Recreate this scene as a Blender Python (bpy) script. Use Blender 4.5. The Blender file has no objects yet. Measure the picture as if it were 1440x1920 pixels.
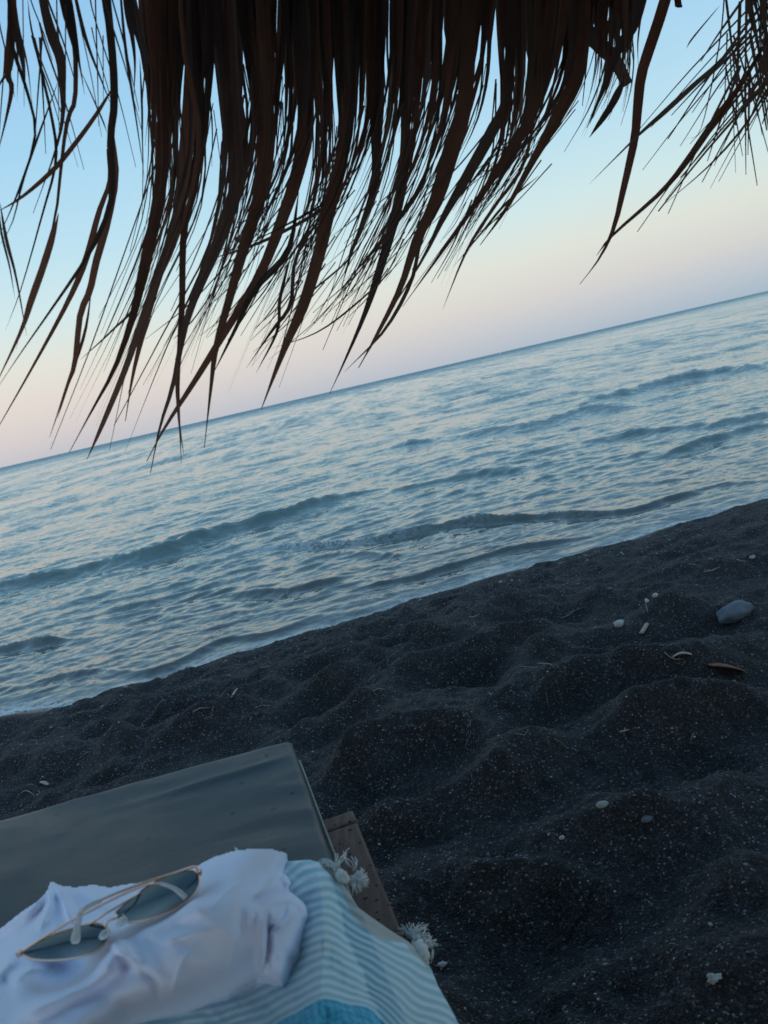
import bpy, bmesh, math, random
import numpy as np
from mathutils import Vector, Matrix

random.seed(7)
RNG = np.random.default_rng(11)
scene = bpy.context.scene
COL = scene.collection
rad = math.radians

# ------------------------------------------------------------------ camera
CAM_Z = 1.25                    # metres above the sea, 0.9 above the sand
F = 1445.0                      # focal length in photo pixels (1440 x 1920)
PITCH, ROLL = rad(9.53), rad(12.98)
fw = np.array([0, math.cos(PITCH), -math.sin(PITCH)])
r0 = np.array([1., 0, 0]); u0 = np.array([0, math.sin(PITCH), math.cos(PITCH)])
RV = math.cos(ROLL)*r0 - math.sin(ROLL)*u0
UV = math.sin(ROLL)*r0 + math.cos(ROLL)*u0
cam_d = bpy.data.cameras.new('camera'); cam = bpy.data.objects.new('camera', cam_d); COL.objects.link(cam)
cam_d.sensor_fit = 'VERTICAL'; cam_d.sensor_height = 36.0; cam_d.lens = F/1920*36
cam_d.clip_start = 0.02; cam_d.clip_end = 30000
cam_d.dof.use_dof = True; cam_d.dof.focus_distance = 2.0; cam_d.dof.aperture_fstop = 9.5
M = Matrix(((RV[0], UV[0], -fw[0], 0), (RV[1], UV[1], -fw[1], 0), (RV[2], UV[2], -fw[2], CAM_Z), (0, 0, 0, 1)))
cam.matrix_world = M
scene.camera = cam
CAM = np.array([0, 0, CAM_Z])

# ------------------------------------------------------------------ world, sun, exposure
SUN_EL, SUN_AZ = 3.0, 200.0      # just about set, behind the viewer
w = bpy.data.worlds.new('World'); scene.world = w; w.use_nodes = True
nt = w.node_tree; nt.nodes.clear()
N = nt.nodes.new; L = nt.links.new
out = N('ShaderNodeOutputWorld'); bg = N('ShaderNodeBackground')
tc = N('ShaderNodeTexCoord'); sep = N('ShaderNodeSeparateXYZ'); L(tc.outputs['Generated'], sep.inputs[0])
def s2l(c): return tuple((v/255/12.92 if v/255 <= .04045 else ((v/255+.055)/1.055)**2.4) for v in c)+(1,)
def ramp(stops, tree=None, interp='LINEAR'):
    n = (tree or nt).nodes.new('ShaderNodeValToRGB'); cr = n.color_ramp; cr.interpolation = interp
    while len(cr.elements) > 1: cr.elements.remove(cr.elements[-1])
    for i, (p, c) in enumerate(stops):
        e = cr.elements[0] if i == 0 else cr.elements.new(p)
        e.position = p; e.color = c if len(c) == 4 else tuple(c)+(1,)
    return n
zz = N('ShaderNodeMath'); zz.operation = 'MULTIPLY_ADD'; zz.inputs[1].default_value = .5; zz.inputs[2].default_value = .5
L(sep.outputs['Z'], zz.inputs[0])
def el(e): return .5+.5*math.sin(rad(e))
up_ = [(el(27), s2l((142, 190, 229))), (el(45), s2l((130, 176, 216))), (1, s2l((118, 162, 208)))]
dn_ = [(0, s2l((60, 75, 85))), (.497, s2l((100, 120, 135)))]
leftR = ramp(dn_+[(el(0), s2l((194, 191, 198))), (el(1.6), s2l((209, 201, 200))), (el(3.5), s2l((219, 209, 204))), (el(6), s2l((219, 219, 211))), (el(9), s2l((204, 224, 227))), (el(13), s2l((183, 218, 233))), (el(19), s2l((160, 206, 233)))]+up_)
rightR = ramp(dn_+[(el(0), s2l((160, 181, 197))), (el(1.6), s2l((179, 190, 202))), (el(3.5), s2l((201, 202, 202))), (el(6), s2l((211, 216, 209))), (el(9), s2l((198, 221, 223))), (el(13), s2l((178, 214, 230))), (el(19), s2l((156, 201, 232)))]+up_)
for r_ in (leftR, rightR): L(zz.outputs[0], r_.inputs[0])
mr = N('ShaderNodeMapRange'); mr.inputs[1].default_value = -.5; mr.inputs[2].default_value = .5; L(sep.outputs['X'], mr.inputs[0])
mx = N('ShaderNodeMix'); mx.data_type = 'RGBA'; L(mr.outputs[0], mx.inputs[0]); L(leftR.outputs[0], mx.inputs[6]); L(rightR.outputs[0], mx.inputs[7])
sky = N('ShaderNodeTexSky'); sky.sky_type = 'NISHITA'; sky.sun_disc = False
sky.sun_elevation = rad(SUN_EL); sky.sun_rotation = rad(SUN_AZ)
bg2 = N('ShaderNodeBackground'); L(sky.outputs[0], bg2.inputs[0]); bg2.inputs[1].default_value = 0.012
L(mx.outputs[2], bg.inputs[0]); bg.inputs[1].default_value = .91
add = N('ShaderNodeAddShader'); L(bg.outputs[0], add.inputs[0]); L(bg2.outputs[0], add.inputs[1]); L(add.outputs[0], out.inputs[0])

sd = bpy.data.lights.new('sun', 'SUN'); sun = bpy.data.objects.new('sun', sd); COL.objects.link(sun)
sd.energy = 0.05; sd.angle = rad(40); sd.color = (1, .82, .7)
a = rad(SUN_AZ); e_ = rad(12)
sdir = Vector((math.sin(a)*math.cos(e_), math.cos(a)*math.cos(e_), math.sin(e_)))
sun.rotation_euler = sdir.to_track_quat('Z', 'Y').to_euler()
scene.view_settings.view_transform = 'Standard'; scene.view_settings.look = 'None'
scene.view_settings.exposure = 0.22; scene.view_settings.gamma = 1; scene.view_settings.use_curve_mapping = False
scene.render.resolution_x = 768; scene.render.resolution_y = 1024

# ------------------------------------------------------------------ helpers: measuring
def rays(px, py):
    px = np.asarray(px, float); py = np.asarray(py, float)
    return fw + ((px-720)/F)[..., None]*RV + ((960-py)/F)[..., None]*UV
def at(px, py, dz):             # point on the horizontal plane dz below the eye
    d = rays(px, py); return CAM + d*(-np.asarray(dz, float)/d[..., 2])[..., None]

# ------------------------------------------------------------------ helpers: noise
PERM = RNG.permutation(1024)
GR = RNG.uniform(0, 2*np.pi, 1024)
def noise(x, y, seed=0):
    xi = np.floor(x).astype(int); yi = np.floor(y).astype(int); xf = x-xi; yf = y-yi
    def g(ix, iy, dx, dy):
        h = GR[PERM[(PERM[(ix+seed*37) & 1023]+iy) & 1023]]
        return np.cos(h)*dx+np.sin(h)*dy
    u = xf**3*(xf*(xf*6-15)+10); v = yf**3*(yf*(yf*6-15)+10)
    n00 = g(xi, yi, xf, yf); n10 = g(xi+1, yi, xf-1, yf); n01 = g(xi, yi+1, xf, yf-1); n11 = g(xi+1, yi+1, xf-1, yf-1)
    return ((n00*(1-u)+n10*u)*(1-v)+(n01*(1-u)+n11*u)*v)*1.5
def fbm(x, y, o=4, seed=0, gain=.5):
    s = 0; a_ = 1
    for i in range(o): s = s+a_*noise(x*2**i+i*13.7, y*2**i-i*7.1, seed+i); a_ *= gain
    return s
def sstep(a_, b_, x): t = np.clip((x-a_)/(b_-a_), 0, 1); return t*t*(3-2*t)
def polydist(X, Y, pts, closed=False):
    """distance to a polyline, arc parameter 0..1 of the nearest point, side, nearest point"""
    pts = np.asarray(pts, float)
    if closed: pts = np.vstack([pts, pts[:1]])
    seg = pts[1:]-pts[:-1]; ln = np.hypot(seg[:, 0], seg[:, 1]); cum = np.concatenate([[0], np.cumsum(ln)])
    best = np.full(X.shape, 1e9); par = np.zeros(X.shape); side = np.zeros(X.shape); nx = np.zeros(X.shape); ny = np.zeros(X.shape)
    for i in range(len(seg)):
        t = np.clip(((X-pts[i, 0])*seg[i, 0]+(Y-pts[i, 1])*seg[i, 1])/max(ln[i]**2, 1e-12), 0, 1)
        qx = pts[i, 0]+t*seg[i, 0]; qy = pts[i, 1]+t*seg[i, 1]; d = np.hypot(X-qx, Y-qy); m = d < best
        best = np.where(m, d, best); par = np.where(m, (cum[i]+t*ln[i])/cum[-1], par)
        side = np.where(m, np.sign(seg[i, 0]*(Y-pts[i, 1])-seg[i, 1]*(X-pts[i, 0])), side)
        nx = np.where(m, qx, nx); ny = np.where(m, qy, ny)
    return best, par, side, nx, ny
def inside(X, Y, poly):
    poly = np.asarray(poly, float); r = np.zeros(X.shape, bool); j = len(poly)-1
    for i in range(len(poly)):
        xi, yi = poly[i]; xj, yj = poly[j]
        c = ((yi > Y) != (yj > Y)) & (X < (xj-xi)*(Y-yi)/(yj-yi+1e-12)+xi); r ^= c; j = i
    return r
def tps(pts, vals):
    pts = np.asarray(pts, float)/100; n = len(pts)
    d = np.hypot(pts[:, None, 0]-pts[None, :, 0], pts[:, None, 1]-pts[None, :, 1]); K = d**2*np.log(d+1e-9)
    A = np.zeros((n+3, n+3)); A[:n, :n] = K+np.eye(n)*1e-4; A[:n, n] = 1; A[:n, n+1:] = pts; A[n, :n] = 1; A[n+1:, :n] = pts.T
    c = np.linalg.solve(A, np.concatenate([vals, [0, 0, 0]]))
    def f(X, Y):
        X = X/100; Y = Y/100; s = c[n]+c[n+1]*X+c[n+2]*Y
        for k in range(n):
            dd = np.hypot(X-pts[k, 0], Y-pts[k, 1]); s = s+c[k]*dd**2*np.log(dd+1e-9)
        return s
    return f
def smooth_line(pts, n=40):     # Catmull-Rom
    P = np.asarray(pts, float); P = np.vstack([2*P[0]-P[1], P, 2*P[-1]-P[-2]]); k = len(P)-3
    t = np.linspace(0, k-1e-9, n); i = t.astype(int); f = (t-i)[:, None]
    a0, a1, a2, a3 = P[i], P[i+1], P[i+2], P[i+3]
    return .5*((2*a1)+(a2-a0)*f+(2*a0-5*a1+4*a2-a3)*f**2+(3*a1-a0-3*a2+a3)*f**3)

# ------------------------------------------------------------------ helpers: objects
def tag(o, label=None, cat=None, group=None, kind=None):
    if label: o['label'] = label
    if cat: o['category'] = cat
    if group: o['group'] = group
    if kind: o['kind'] = kind
    return o
def link_mesh(name, me, mat=None, parent=None, smooth=True):
    o = bpy.data.objects.new(name, me); COL.objects.link(o)
    if mat: me.materials.append(mat)
    if smooth: me.shade_smooth()
    if parent: o.parent = parent
    return o
def np_mesh(name, V, Fc):
    """Fc: (n,4) or (n,3) int array"""
    me = bpy.data.meshes.new(name); V = np.asarray(V, np.float32); Fc = np.asarray(Fc, np.int32)
    me.vertices.add(len(V)); me.vertices.foreach_set('co', V.ravel()); k = Fc.shape[1]
    me.loops.add(Fc.size); me.loops.foreach_set('vertex_index', Fc.ravel())
    me.polygons.add(len(Fc)); me.polygons.foreach_set('loop_start', np.arange(0, Fc.size, k, dtype=np.int32))
    me.polygons.foreach_set('loop_total', np.full(len(Fc), k, np.int32)); me.update(calc_edges=True); me.validate()
    return me
def grid_faces(nr, nc):
    i = np.arange(nr-1)[:, None]*nc+np.arange(nc-1)[None, :]
    return np.stack([i, i+1, i+nc+1, i+nc], -1).reshape(-1, 4)
def py_mesh(name, V, Fc, mat, parent=None, smooth=True):
    me = bpy.data.meshes.new(name); me.from_pydata([tuple(map(float, v)) for v in V], [], [tuple(f) for f in Fc]); me.update()
    return link_mesh(name, me, mat, parent, smooth)
def empty(name, loc, label, cat, group=None):
    o = bpy.data.objects.new(name, None); COL.objects.link(o); o.location = tuple(loc); o.empty_display_size = .05
    bpy.context.view_layer.update(); return tag(o, label, cat, group)
def under(o, root):             # geometry is written in world coordinates; the empty has no rotation
    o.parent = root; o.location = -Vector(root.location); return o
def tube_arrays(pts, r, sides=6, closed=False, cap=True):
    P = np.asarray(pts, float); n = len(P); T = np.gradient(P, axis=0)
    if closed: T = np.roll(P, -1, 0)-np.roll(P, 1, 0)
    T /= np.linalg.norm(T, axis=1)[:, None]+1e-12
    r = np.broadcast_to(np.asarray(r, float), (n,))
    up = np.array([0, 0, 1.]) if abs(T[0][2]) < .9 else np.array([1., 0, 0])
    V = []; A = np.cross(T[0], up); A /= np.linalg.norm(A)
    for i in range(n):
        A = A-T[i]*(A@T[i]); A /= np.linalg.norm(A)+1e-12; B = np.cross(T[i], A)
        for k in range(sides):
            th = 2*np.pi*k/sides; V.append(P[i]+r[i]*(math.cos(th)*A+math.sin(th)*B))
    Fc = []
    for i in range(n if closed else n-1):
        j = (i+1) % n
        for k in range(sides):
            k2 = (k+1) % sides; Fc.append((i*sides+k, i*sides+k2, j*sides+k2, j*sides+k))
    if cap and not closed: Fc.append(tuple(range(sides))[::-1]); Fc.append(tuple((n-1)*sides+k for k in range(sides)))
    return V, Fc
class Bag:
    def __init__(s): s.V = []; s.F = []
    def add(s, V, Fc):
        b = len(s.V); s.V += [tuple(v) for v in V]; s.F += [tuple(b+i for i in f) for f in Fc]; return s
    def tube(s, pts, r, sides=6, closed=False): return s.add(*tube_arrays(pts, r, sides, closed))
    def make(s, name, mat, root=None, smooth=True):
        o = py_mesh(name, s.V, s.F, mat, None, smooth)
        if root: under(o, root)
        return o
def box_arrays(P8): return P8, [(0, 3, 2, 1), (4, 5, 6, 7), (0, 1, 5, 4), (1, 2, 6, 5), (2, 3, 7, 6), (3, 0, 4, 7)]
def bevel(o, wd, seg=2):
    bm = bmesh.new(); bm.from_mesh(o.data)
    bmesh.ops.bevel(bm, geom=bm.edges[:], offset=wd, segments=seg, affect='EDGES', profile=.6)
    bm.to_mesh(o.data); bm.free(); o.data.update(); return o

# ------------------------------------------------------------------ materials
class Mat:
    def __init__(s, name):
        s.m = bpy.data.materials.new(name); s.m.use_nodes = True; s.t = s.m.node_tree; s.b = s.t.nodes['Principled BSDF']
        s.out = s.t.nodes['Material Output']
    def n(s, ty, **kw):
        x = s.t.nodes.new(ty)
        for k, v in kw.items(): setattr(x, k, v)
        return x
    def l(s, a_, b_): s.t.links.new(a_, b_)
    def coord(s, kind='Object', scale=(1, 1, 1), rot=(0, 0, 0)):
        c = s.n('ShaderNodeTexCoord'); mp = s.n('ShaderNodeMapping'); mp.inputs['Scale'].default_value = scale; mp.inputs['Rotation'].default_value = rot
        s.l(c.outputs[kind], mp.inputs[0]); return mp.outputs[0]
    def world(s, scale=(1, 1, 1), rot=(0, 0, 0)):
        c = s.n('ShaderNodeNewGeometry'); mp = s.n('ShaderNodeMapping'); mp.inputs['Scale'].default_value = scale; mp.inputs['Rotation'].default_value = rot
        s.l(c.outputs['Position'], mp.inputs[0]); return mp.outputs[0]
    def noise(s, vec, scale, detail=4, rough=.5, dist=0):
        x = s.n('ShaderNodeTexNoise'); s.l(vec, x.inputs['Vector']); x.inputs['Scale'].default_value = scale
        x.inputs['Detail'].default_value = detail; x.inputs['Roughness'].default_value = rough; x.inputs['Distortion'].default_value = dist; return x
    def voro(s, vec, scale, feature='F1', rnd=1):
        x = s.n('ShaderNodeTexVoronoi'); x.feature = feature; s.l(vec, x.inputs['Vector']); x.inputs['Scale'].default_value = scale; x.inputs['Randomness'].default_value = rnd; return x
    def ramp(s, fac, stops, interp='LINEAR'):
        r = ramp(stops, s.t, interp); s.l(fac, r.inputs[0]); return r.outputs[0]
    def mix(s, fac, a_, b_, mode='MIX'):
        x = s.n('ShaderNodeMix'); x.data_type = 'RGBA'; x.blend_type = mode
        for sock, v in ((x.inputs[0], fac), (x.inputs[6], a_), (x.inputs[7], b_)):
            if hasattr(v, 'links'): s.l(v, sock)
            else: sock.default_value = v if not isinstance(v, tuple) or len(v) == 4 else v+(1,)
        return x.outputs[2]
    def math(s, op, a_, b_=None, clamp=False):
        x = s.n('ShaderNodeMath'); x.operation = op; x.use_clamp = clamp
        for i, v in enumerate((a_, b_)):
            if v is None: continue
            if hasattr(v, 'links'): s.l(v, x.inputs[i])
            else: x.inputs[i].default_value = v
        return x.outputs[0]
    def bump(s, h, dist, strength=1, prev=None):
        x = s.n('ShaderNodeBump'); x.inputs['Strength'].default_value = strength; x.inputs['Distance'].default_value = dist
        s.l(h, x.inputs['Height'])
        if prev: s.l(prev, x.inputs['Normal'])
        return x.outputs[0]
    def set(s, **kw):
        names = dict(color='Base Color', rough='Roughness', metal='Metallic', normal='Normal', ior='IOR', spec='Specular IOR Level', sheen='Sheen Weight', trans='Transmission Weight', alpha='Alpha', coat='Coat Weight', sss='Subsurface Weight')
        for k, v in kw.items():
            i = s.b.inputs[names[k]]
            if hasattr(v, 'links'): s.l(v, i)
            else: i.default_value = v+(1,) if isinstance(v, tuple) and len(v) == 3 else v
        return s.m
def plain(name, c, rough=.7, bumpd=.0006, sc=60, var=.35, **kw):
    m = Mat(name); v = m.coord(); nz = m.noise(v, sc, 5, .6)
    m.set(color=m.ramp(nz.outputs[0], [(.25, tuple(x*(1-var) for x in c)), (.75, tuple(min(1, x*(1+var)) for x in c))]), rough=rough, normal=m.bump(nz.outputs[0], bumpd), **kw)
    return m.m

def sand_material(name='black_sand'):
    m = Mat(name); v = m.world(); v1 = m.world((1, 1, 1))
    vo = m.voro(v, 330); vo2 = m.voro(v1, 150); sepc = m.n('ShaderNodeSeparateColor'); m.l(vo.outputs['Color'], sepc.inputs[0])
    sep2 = m.n('ShaderNodeSeparateColor'); m.l(vo2.outputs['Color'], sep2.inputs[0])
    big = m.noise(v, 1.1, 5, .6); mid = m.noise(v, 9, 4, .6)
    base = m.ramp(sepc.outputs[0], [(0, (.0085, .0075, .0066)), (.45, (.018, .016, .0145)), (.72, (.032, .029, .027)), (.90, (.055, .051, .050)), (.968, (.105, .10, .095)), (.995, (.30, .29, .27))], 'LINEAR')
    coarse = m.ramp(sep2.outputs[0], [(0, (.6, .6, .6)), (.8, (1.0, 1.0, 1.0)), (.96, (1.2, 1.15, 1.15)), (.992, (2.6, 2.5, 2.4))])
    c = m.mix(1.0, base, coarse, 'MULTIPLY')
    c = m.mix(m.ramp(big.outputs[0], [(.35, (0, 0, 0)), (.68, (1, 1, 1))]), c, m.mix(1.0, c, (1.12, 1.03, 1.18, 1), 'MULTIPLY'))
    c = m.mix(m.ramp(mid.outputs[0], [(.3, (1, 1, 1)), (.6, (0, 0, 0))]), c, m.mix(1.0, c, (.8, .8, .8, 1), 'MULTIPLY'))
    at_ = m.n('ShaderNodeAttribute'); at_.attribute_name = 'wet'; wet = at_.outputs['Fac']
    c = m.mix(wet, c, m.mix(.75, m.mix(1.0, c, (.45, .43, .45, 1), 'MULTIPLY'), (.013, .0125, .013, 1)))
    rough = m.math('SUBTRACT', .82, m.math('MULTIPLY', wet, .42))
    sub = m.math('SUBTRACT', 1.0, vo.outputs['Distance']); sub2 = m.math('SUBTRACT', 1.0, vo2.outputs['Distance'])
    n1 = m.bump(mid.outputs[0], .008, .5); n2 = m.bump(sub2, .004, .6, n1); n3 = m.bump(sub, .0036, 1.0, n2)
    dry = m.mix(wet, n3, n1)
    return m.set(color=c, rough=rough, normal=dry, spec=.4)

def water_material():
    m = Mat('sea_water'); geo = m.n('ShaderNodeNewGeometry')
    fa = m.n('ShaderNodeAttribute'); fa.attribute_name = 'open_sea'; farr = fa.outputs['Fac']; far = m.math('MINIMUM', farr, 1.0)
    sh_ = m.n('ShaderNodeAttribute'); sh_.attribute_name = 'shallow'
    acc = None                  # ripple slopes, finest to broadest (feature width, depth in metres, strength, rotation, only offshore)
    for fx, fy, k, rz, off in [(.040, .020, .12, 6, 0), (.095, .045, .17, -9, 0), (.22, .10, .15, 4, 0), (.4, .5, .10, -3, .3), (.6, 1.6, .12, 3, 1), (1.2, 7., .12, 0, 1), (3.2, 30., .10, 0, 1), (9., 160., .08, 0, 1)]:
        nz = m.noise(m.world((1/fx, 1/fy, .01), (0, 0, rad(rz))), 1.0, 2, .55, .35)
        v = m.n('ShaderNodeVectorMath', operation='SUBTRACT'); m.l(nz.outputs['Color'], v.inputs[0]); v.inputs[1].default_value = (.5, .5, .5)
        v2 = m.n('ShaderNodeVectorMath', operation='MULTIPLY'); m.l(v.outputs[0], v2.inputs[0]); v2.inputs[1].default_value = (k*1.1, k*2.15, 0)
        o = v2.outputs[0]
        if off:
            v3 = m.n('ShaderNodeVectorMath', operation='SCALE'); m.l(o, v3.inputs[0]); m.l(far if off == 1 else m.math('ADD', .5, m.math('MULTIPLY', far, .5)), v3.inputs['Scale']); o = v3.outputs[0]
        if acc is None: acc = o
        else:
            ad = m.n('ShaderNodeVectorMath', operation='ADD'); m.l(acc, ad.inputs[0]); m.l(o, ad.inputs[1]); acc = ad.outputs[0]
    sc_ = m.n('ShaderNodeVectorMath', operation='SCALE'); m.l(acc, sc_.inputs[0]); m.l(m.math('SUBTRACT', 1.0, m.math('MULTIPLY', sh_.outputs['Fac'], .25)), sc_.inputs['Scale'])
    # wind sea leans on shore: the faces turned to the beach are the ones that show
    ln_ = m.n('ShaderNodeCombineXYZ'); m.l(m.math('ADD', m.math('MULTIPLY', farr, -.065), m.math('MULTIPLY', m.math('MAXIMUM', m.math('SUBTRACT', farr, 1.0), 0.0), -.13)), ln_.inputs[1])
    ad0 = m.n('ShaderNodeVectorMath', operation='ADD'); m.l(sc_.outputs[0], ad0.inputs[0]); m.l(ln_.outputs[0], ad0.inputs[1])
    ad = m.n('ShaderNodeVectorMath', operation='ADD'); m.l(geo.outputs['Normal'], ad.inputs[0]); m.l(ad0.outputs[0], ad.inputs[1])
    nn = m.n('ShaderNodeVectorMath', operation='NORMALIZE'); m.l(ad.outputs[0], nn.inputs[0])
    patch = m.noise(m.world((.05, .12, 1)), 1, 3, .5)
    c = m.ramp(patch.outputs[0], [(.35, (.070, .118, .104)), (.65, (.095, .150, .135))])
    c = m.mix(sh_.outputs['Fac'], c, (.045, .052, .043, 1))
    fo = m.n('ShaderNodeAttribute'); fo.attribute_name = 'foam'
    fn = m.noise(m.world((.8, 1.2, 1)), 22, 6, .7, 1.2); fm = m.math('MULTIPLY', fo.outputs['Fac'], m.ramp(fn.outputs[0], [(.44, (0, 0, 0)), (.54, (1, 1, 1))]))
    c = m.mix(fm, c, (.55, .58, .58, 1))
    return m.set(color=c, rough=m.math('ADD', .05, m.math('MULTIPLY', fm, .5)), ior=1.62, spec=.5, normal=nn.outputs[0])

def leaf_material(name, c1, c2, tr):
    m = Mat(name); at_ = m.n('ShaderNodeAttribute'); at_.attribute_name = 'along'
    v = m.coord('Object', (1, 1, 1)); nz = m.noise(v, 14, 4, .6)
    u = m.n('ShaderNodeAttribute'); u.attribute_name = 'across'
    fib = m.noise(m.comb(u.outputs['Fac'], at_.outputs['Fac']), 1, 3, .7)
    oi = m.n('ShaderNodeObjectInfo')
    c = m.ramp(m.math('ADD', m.math('MULTIPLY', nz.outputs[0], .6), m.math('MULTIPLY', oi.outputs['Random'], .5)), [(.25, c1), (.8, c2)])
    c = m.mix(m.math('MULTIPLY', fib.outputs[0], .5), c, m.mix(1.0, c, (.45, .45, .45, 1), 'MULTIPLY'))
    m.set(color=c, rough=.55, normal=m.bump(fib.outputs[0], .0012), spec=.3)
    tl = m.n('ShaderNodeBsdfTranslucent'); m.l(m.mix(1.0, c, tr, 'MULTIPLY'), tl.inputs[0])
    ms = m.n('ShaderNodeMixShader'); ms.inputs[0].default_value = .3
    m.l(m.b.outputs[0], ms.inputs[1]); m.l(tl.outputs[0], ms.inputs[2]); m.l(ms.outputs[0], m.out.inputs[0]); return m.m
def _comb(s, a_, b_):
    x = s.n('ShaderNodeCombineXYZ'); s.l(s.math('MULTIPLY', a_, 26.0), x.inputs[0]); s.l(s.math('MULTIPLY', b_, 3.0), x.inputs[1]); return x.outputs[0]
Mat.comb = _comb

SAND = sand_material(); WATER = water_material()
LEAVES = [leaf_material('dry_palm_leaf_dark', (.055, .047, .044), (.14, .118, .106), (2.0, 1.2, .9, 1)),
          leaf_material('dry_palm_leaf_brown', (.095, .062, .048), (.24, .155, .115), (2.2, 1.1, .8, 1)),
          leaf_material('dry_palm_leaf_grey', (.06, .05, .045), (.13, .105, .09), (1.4, 1.0, .8, 1))]

# ================================================================== SETTING
# ---- shoreline, measured on the sea plane
shore = at([-500, 0, 170, 300, 430, 560, 700, 860, 1000, 1130, 1240, 1440, 1700], [1480, 1347, 1316, 1281, 1240, 1197, 1156, 1107, 1066, 1033, 1000, 940, 868], CAM_Z)[:, :2]
def shore_y(x):
    x = np.asarray(x, float); o = np.argsort(shore[:, 0]); xs, ys = shore[o, 0], shore[o, 1]
    y = np.interp(x, xs, ys)
    sl0 = (ys[1]-ys[0])/(xs[1]-xs[0]); sl1 = (ys[-1]-ys[-2])/(xs[-1]-xs[-2])
    y = np.where(x < xs[0], ys[0]+(x-xs[0])*sl0*.8, y); y = np.where(x > xs[-1], ys[-1]+(x-xs[-1])*.45, y)
    return y+.02*np.sin(x*5.1)+.012*np.sin(x*12.7+1)

# sand ridges and hollows, traced on the beach
def W(pts, dz=.9): p = np.asarray(pts, float); return at(p[:, 0], p[:, 1], dz)[:, :2]
RIDGES = [([(560, 1395), (640, 1350), (720, 1318), (850, 1318), (960, 1345)], .028, .07),
          ([(565, 1475), (650, 1428), (760, 1388), (860, 1398), (930, 1430)], .035, .08),
          ([(680, 1560), (760, 1532), (870, 1500), (960, 1472), (1060, 1500)], .035, .075),
          ([(930, 1452), (1010, 1425), (1150, 1398), (1280, 1350), (1400, 1330), (1480, 1350)], .036, .07),
          ([(945, 1365), (1060, 1302), (1150, 1275), (1300, 1278), (1440, 1242)], .036, .08),
          ([(950, 1280), (1020, 1242), (1180, 1228), (1300, 1248), (1440, 1200)], .032, .08),
          ([(820, 1740), (900, 1672), (1020, 1640), (1130, 1670), (1190, 1720)], .03, .07),
          ([(930, 1895), (1060, 1862), (1180, 1800), (1300, 1740), (1440, 1640)], .03, .09),
          ([(1100, 1590), (1220, 1560), (1330, 1500), (1440, 1490)], .024, .09),
          ([(250, 1420), (330, 1385), (430, 1330), (520, 1300)], .035, .07), ([(0, 1460), (100, 1410), (190, 1400), (290, 1360)], .035, .08),
          ([(120, 1480), (220, 1440), (330, 1420)], .02, .07),
          ([(560, 1290), (680, 1240), (800, 1200), (900, 1180)], .028, .07), ([(700, 1270), (830, 1235), (930, 1200), (1060, 1190)], .028, .07),
          ([(880, 1170), (980, 1130), (1080, 1120), (1200, 1100)], .024, .08), ([(1100, 1100), (1240, 1060), (1440, 1030)], .03, .1),
          ([(1180, 1180), (1300, 1150), (1440, 1110)], .03, .1)]
RIDGES = [(W(p), a_*1.6, s_) for p, a_, s_ in RIDGES]
HOLLOWS = [((1010, 1750), .05, .17), ((760, 1470), .035, .12), ((1090, 1350), .03, .14), ((900, 1560), .02, .13), ((1280, 1640), .03, .16), ((1180, 1460), .03, .15),
           ((730, 1205), .05, .09), ((880, 1250), .035, .14), ((1240, 1210), .03, .14), ((1390, 1290), .025, .15), ((620, 1240), .04, .09), ((1000, 1150), .035, .13),
           ((440, 1265), .035, .08), ((200, 1345), .035, .1), ((330, 1335), .035, .1), ((90, 1440), .03, .12), ((1120, 1870), .03, .14), ((1370, 1430), .03, .15)]
rr = random.Random(5)
HW = [(W([c])[0], a_, s_) for c, a_, s_ in HOLLOWS]
for _ in range(260):            # trampled all over
    x = rr.uniform(-7, 9); y = rr.uniform(.4, 6.2); HW.append((np.array([x, y]), rr.uniform(.012, .034), rr.uniform(.07, .15)))
def sand_height(X, Y, fine=True):
    s = shore_y(X)-Y
    base = np.where(s > 0, .36*(1-np.exp(-s/.85)), s*.30)
    base = np.maximum(base, -1.2-.02*np.abs(s))
    h = np.zeros_like(X)
    wx = X+.05*noise(X*3.1, Y*3.1, 3); wy = Y+.05*noise(X*3.1+9, Y*3.1, 4)
    for P, a_, s_ in RIDGES:
        m = (X > P[:, 0].min()-.5) & (X < P[:, 0].max()+.5) & (Y > P[:, 1].min()-.5) & (Y < P[:, 1].max()+.5)
        if not m.any(): continue
        d, t, _, _, _ = polydist(wx[m], wy[m], P); q = d/s_
        h[m] += a_*1.15*np.exp(-1.25*(np.sqrt(q*q+.03)-.17))*np.clip(np.minimum(t, 1-t)*5, .15, 1)
    for c, a_, s_ in HW:
        m = (np.abs(X-c[0]) < s_*3) & (np.abs(Y-c[1]) < s_*3)
        if not m.any(): continue
        q = np.hypot((wx[m]-c[0])*.8, wy[m]-c[1])/s_
        h[m] += -1.1*a_*np.exp(-q**2)+a_*.5*np.exp(-((q-1.5)/.42)**2)
    h += .022*fbm(X*1.7, Y*1.7, 3, 8)+.007*fbm(X*6, Y*7, 3, 12)
    h += .032*(.5-1.3*np.abs(noise(wx*2.3, wy*3.1, 17)))+.026*(.4-1.2*np.abs(noise(wx*4.6+3, wy*5.6, 19)))+.006*(.4-1.2*np.abs(noise(wx*12+3, wy*14, 29)))
    h += .026*sstep(.25, .5, s)*sstep(1.9, .9, s)*(.4-1.3*np.abs(noise(wx*5, wy*8, 23)))
    if fine: h += .005*fbm(X*24, Y*24, 3, 15)+.009*np.maximum(0, fbm(X*9, Y*13, 3, 18))*sstep(1.6, .5, s)*sstep(.1, .3, s)
    damp = sstep(.30, .62, s+.10*noise(X*1.3, Y*.4, 22))
    return base+h*damp*(.7+.3*sstep(.4, 1.5, s))
def fan(radii, azs):
    Rr, A = np.meshgrid(radii, azs, indexing='ij'); return Rr*np.sin(A), Rr*np.cos(A)
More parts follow.
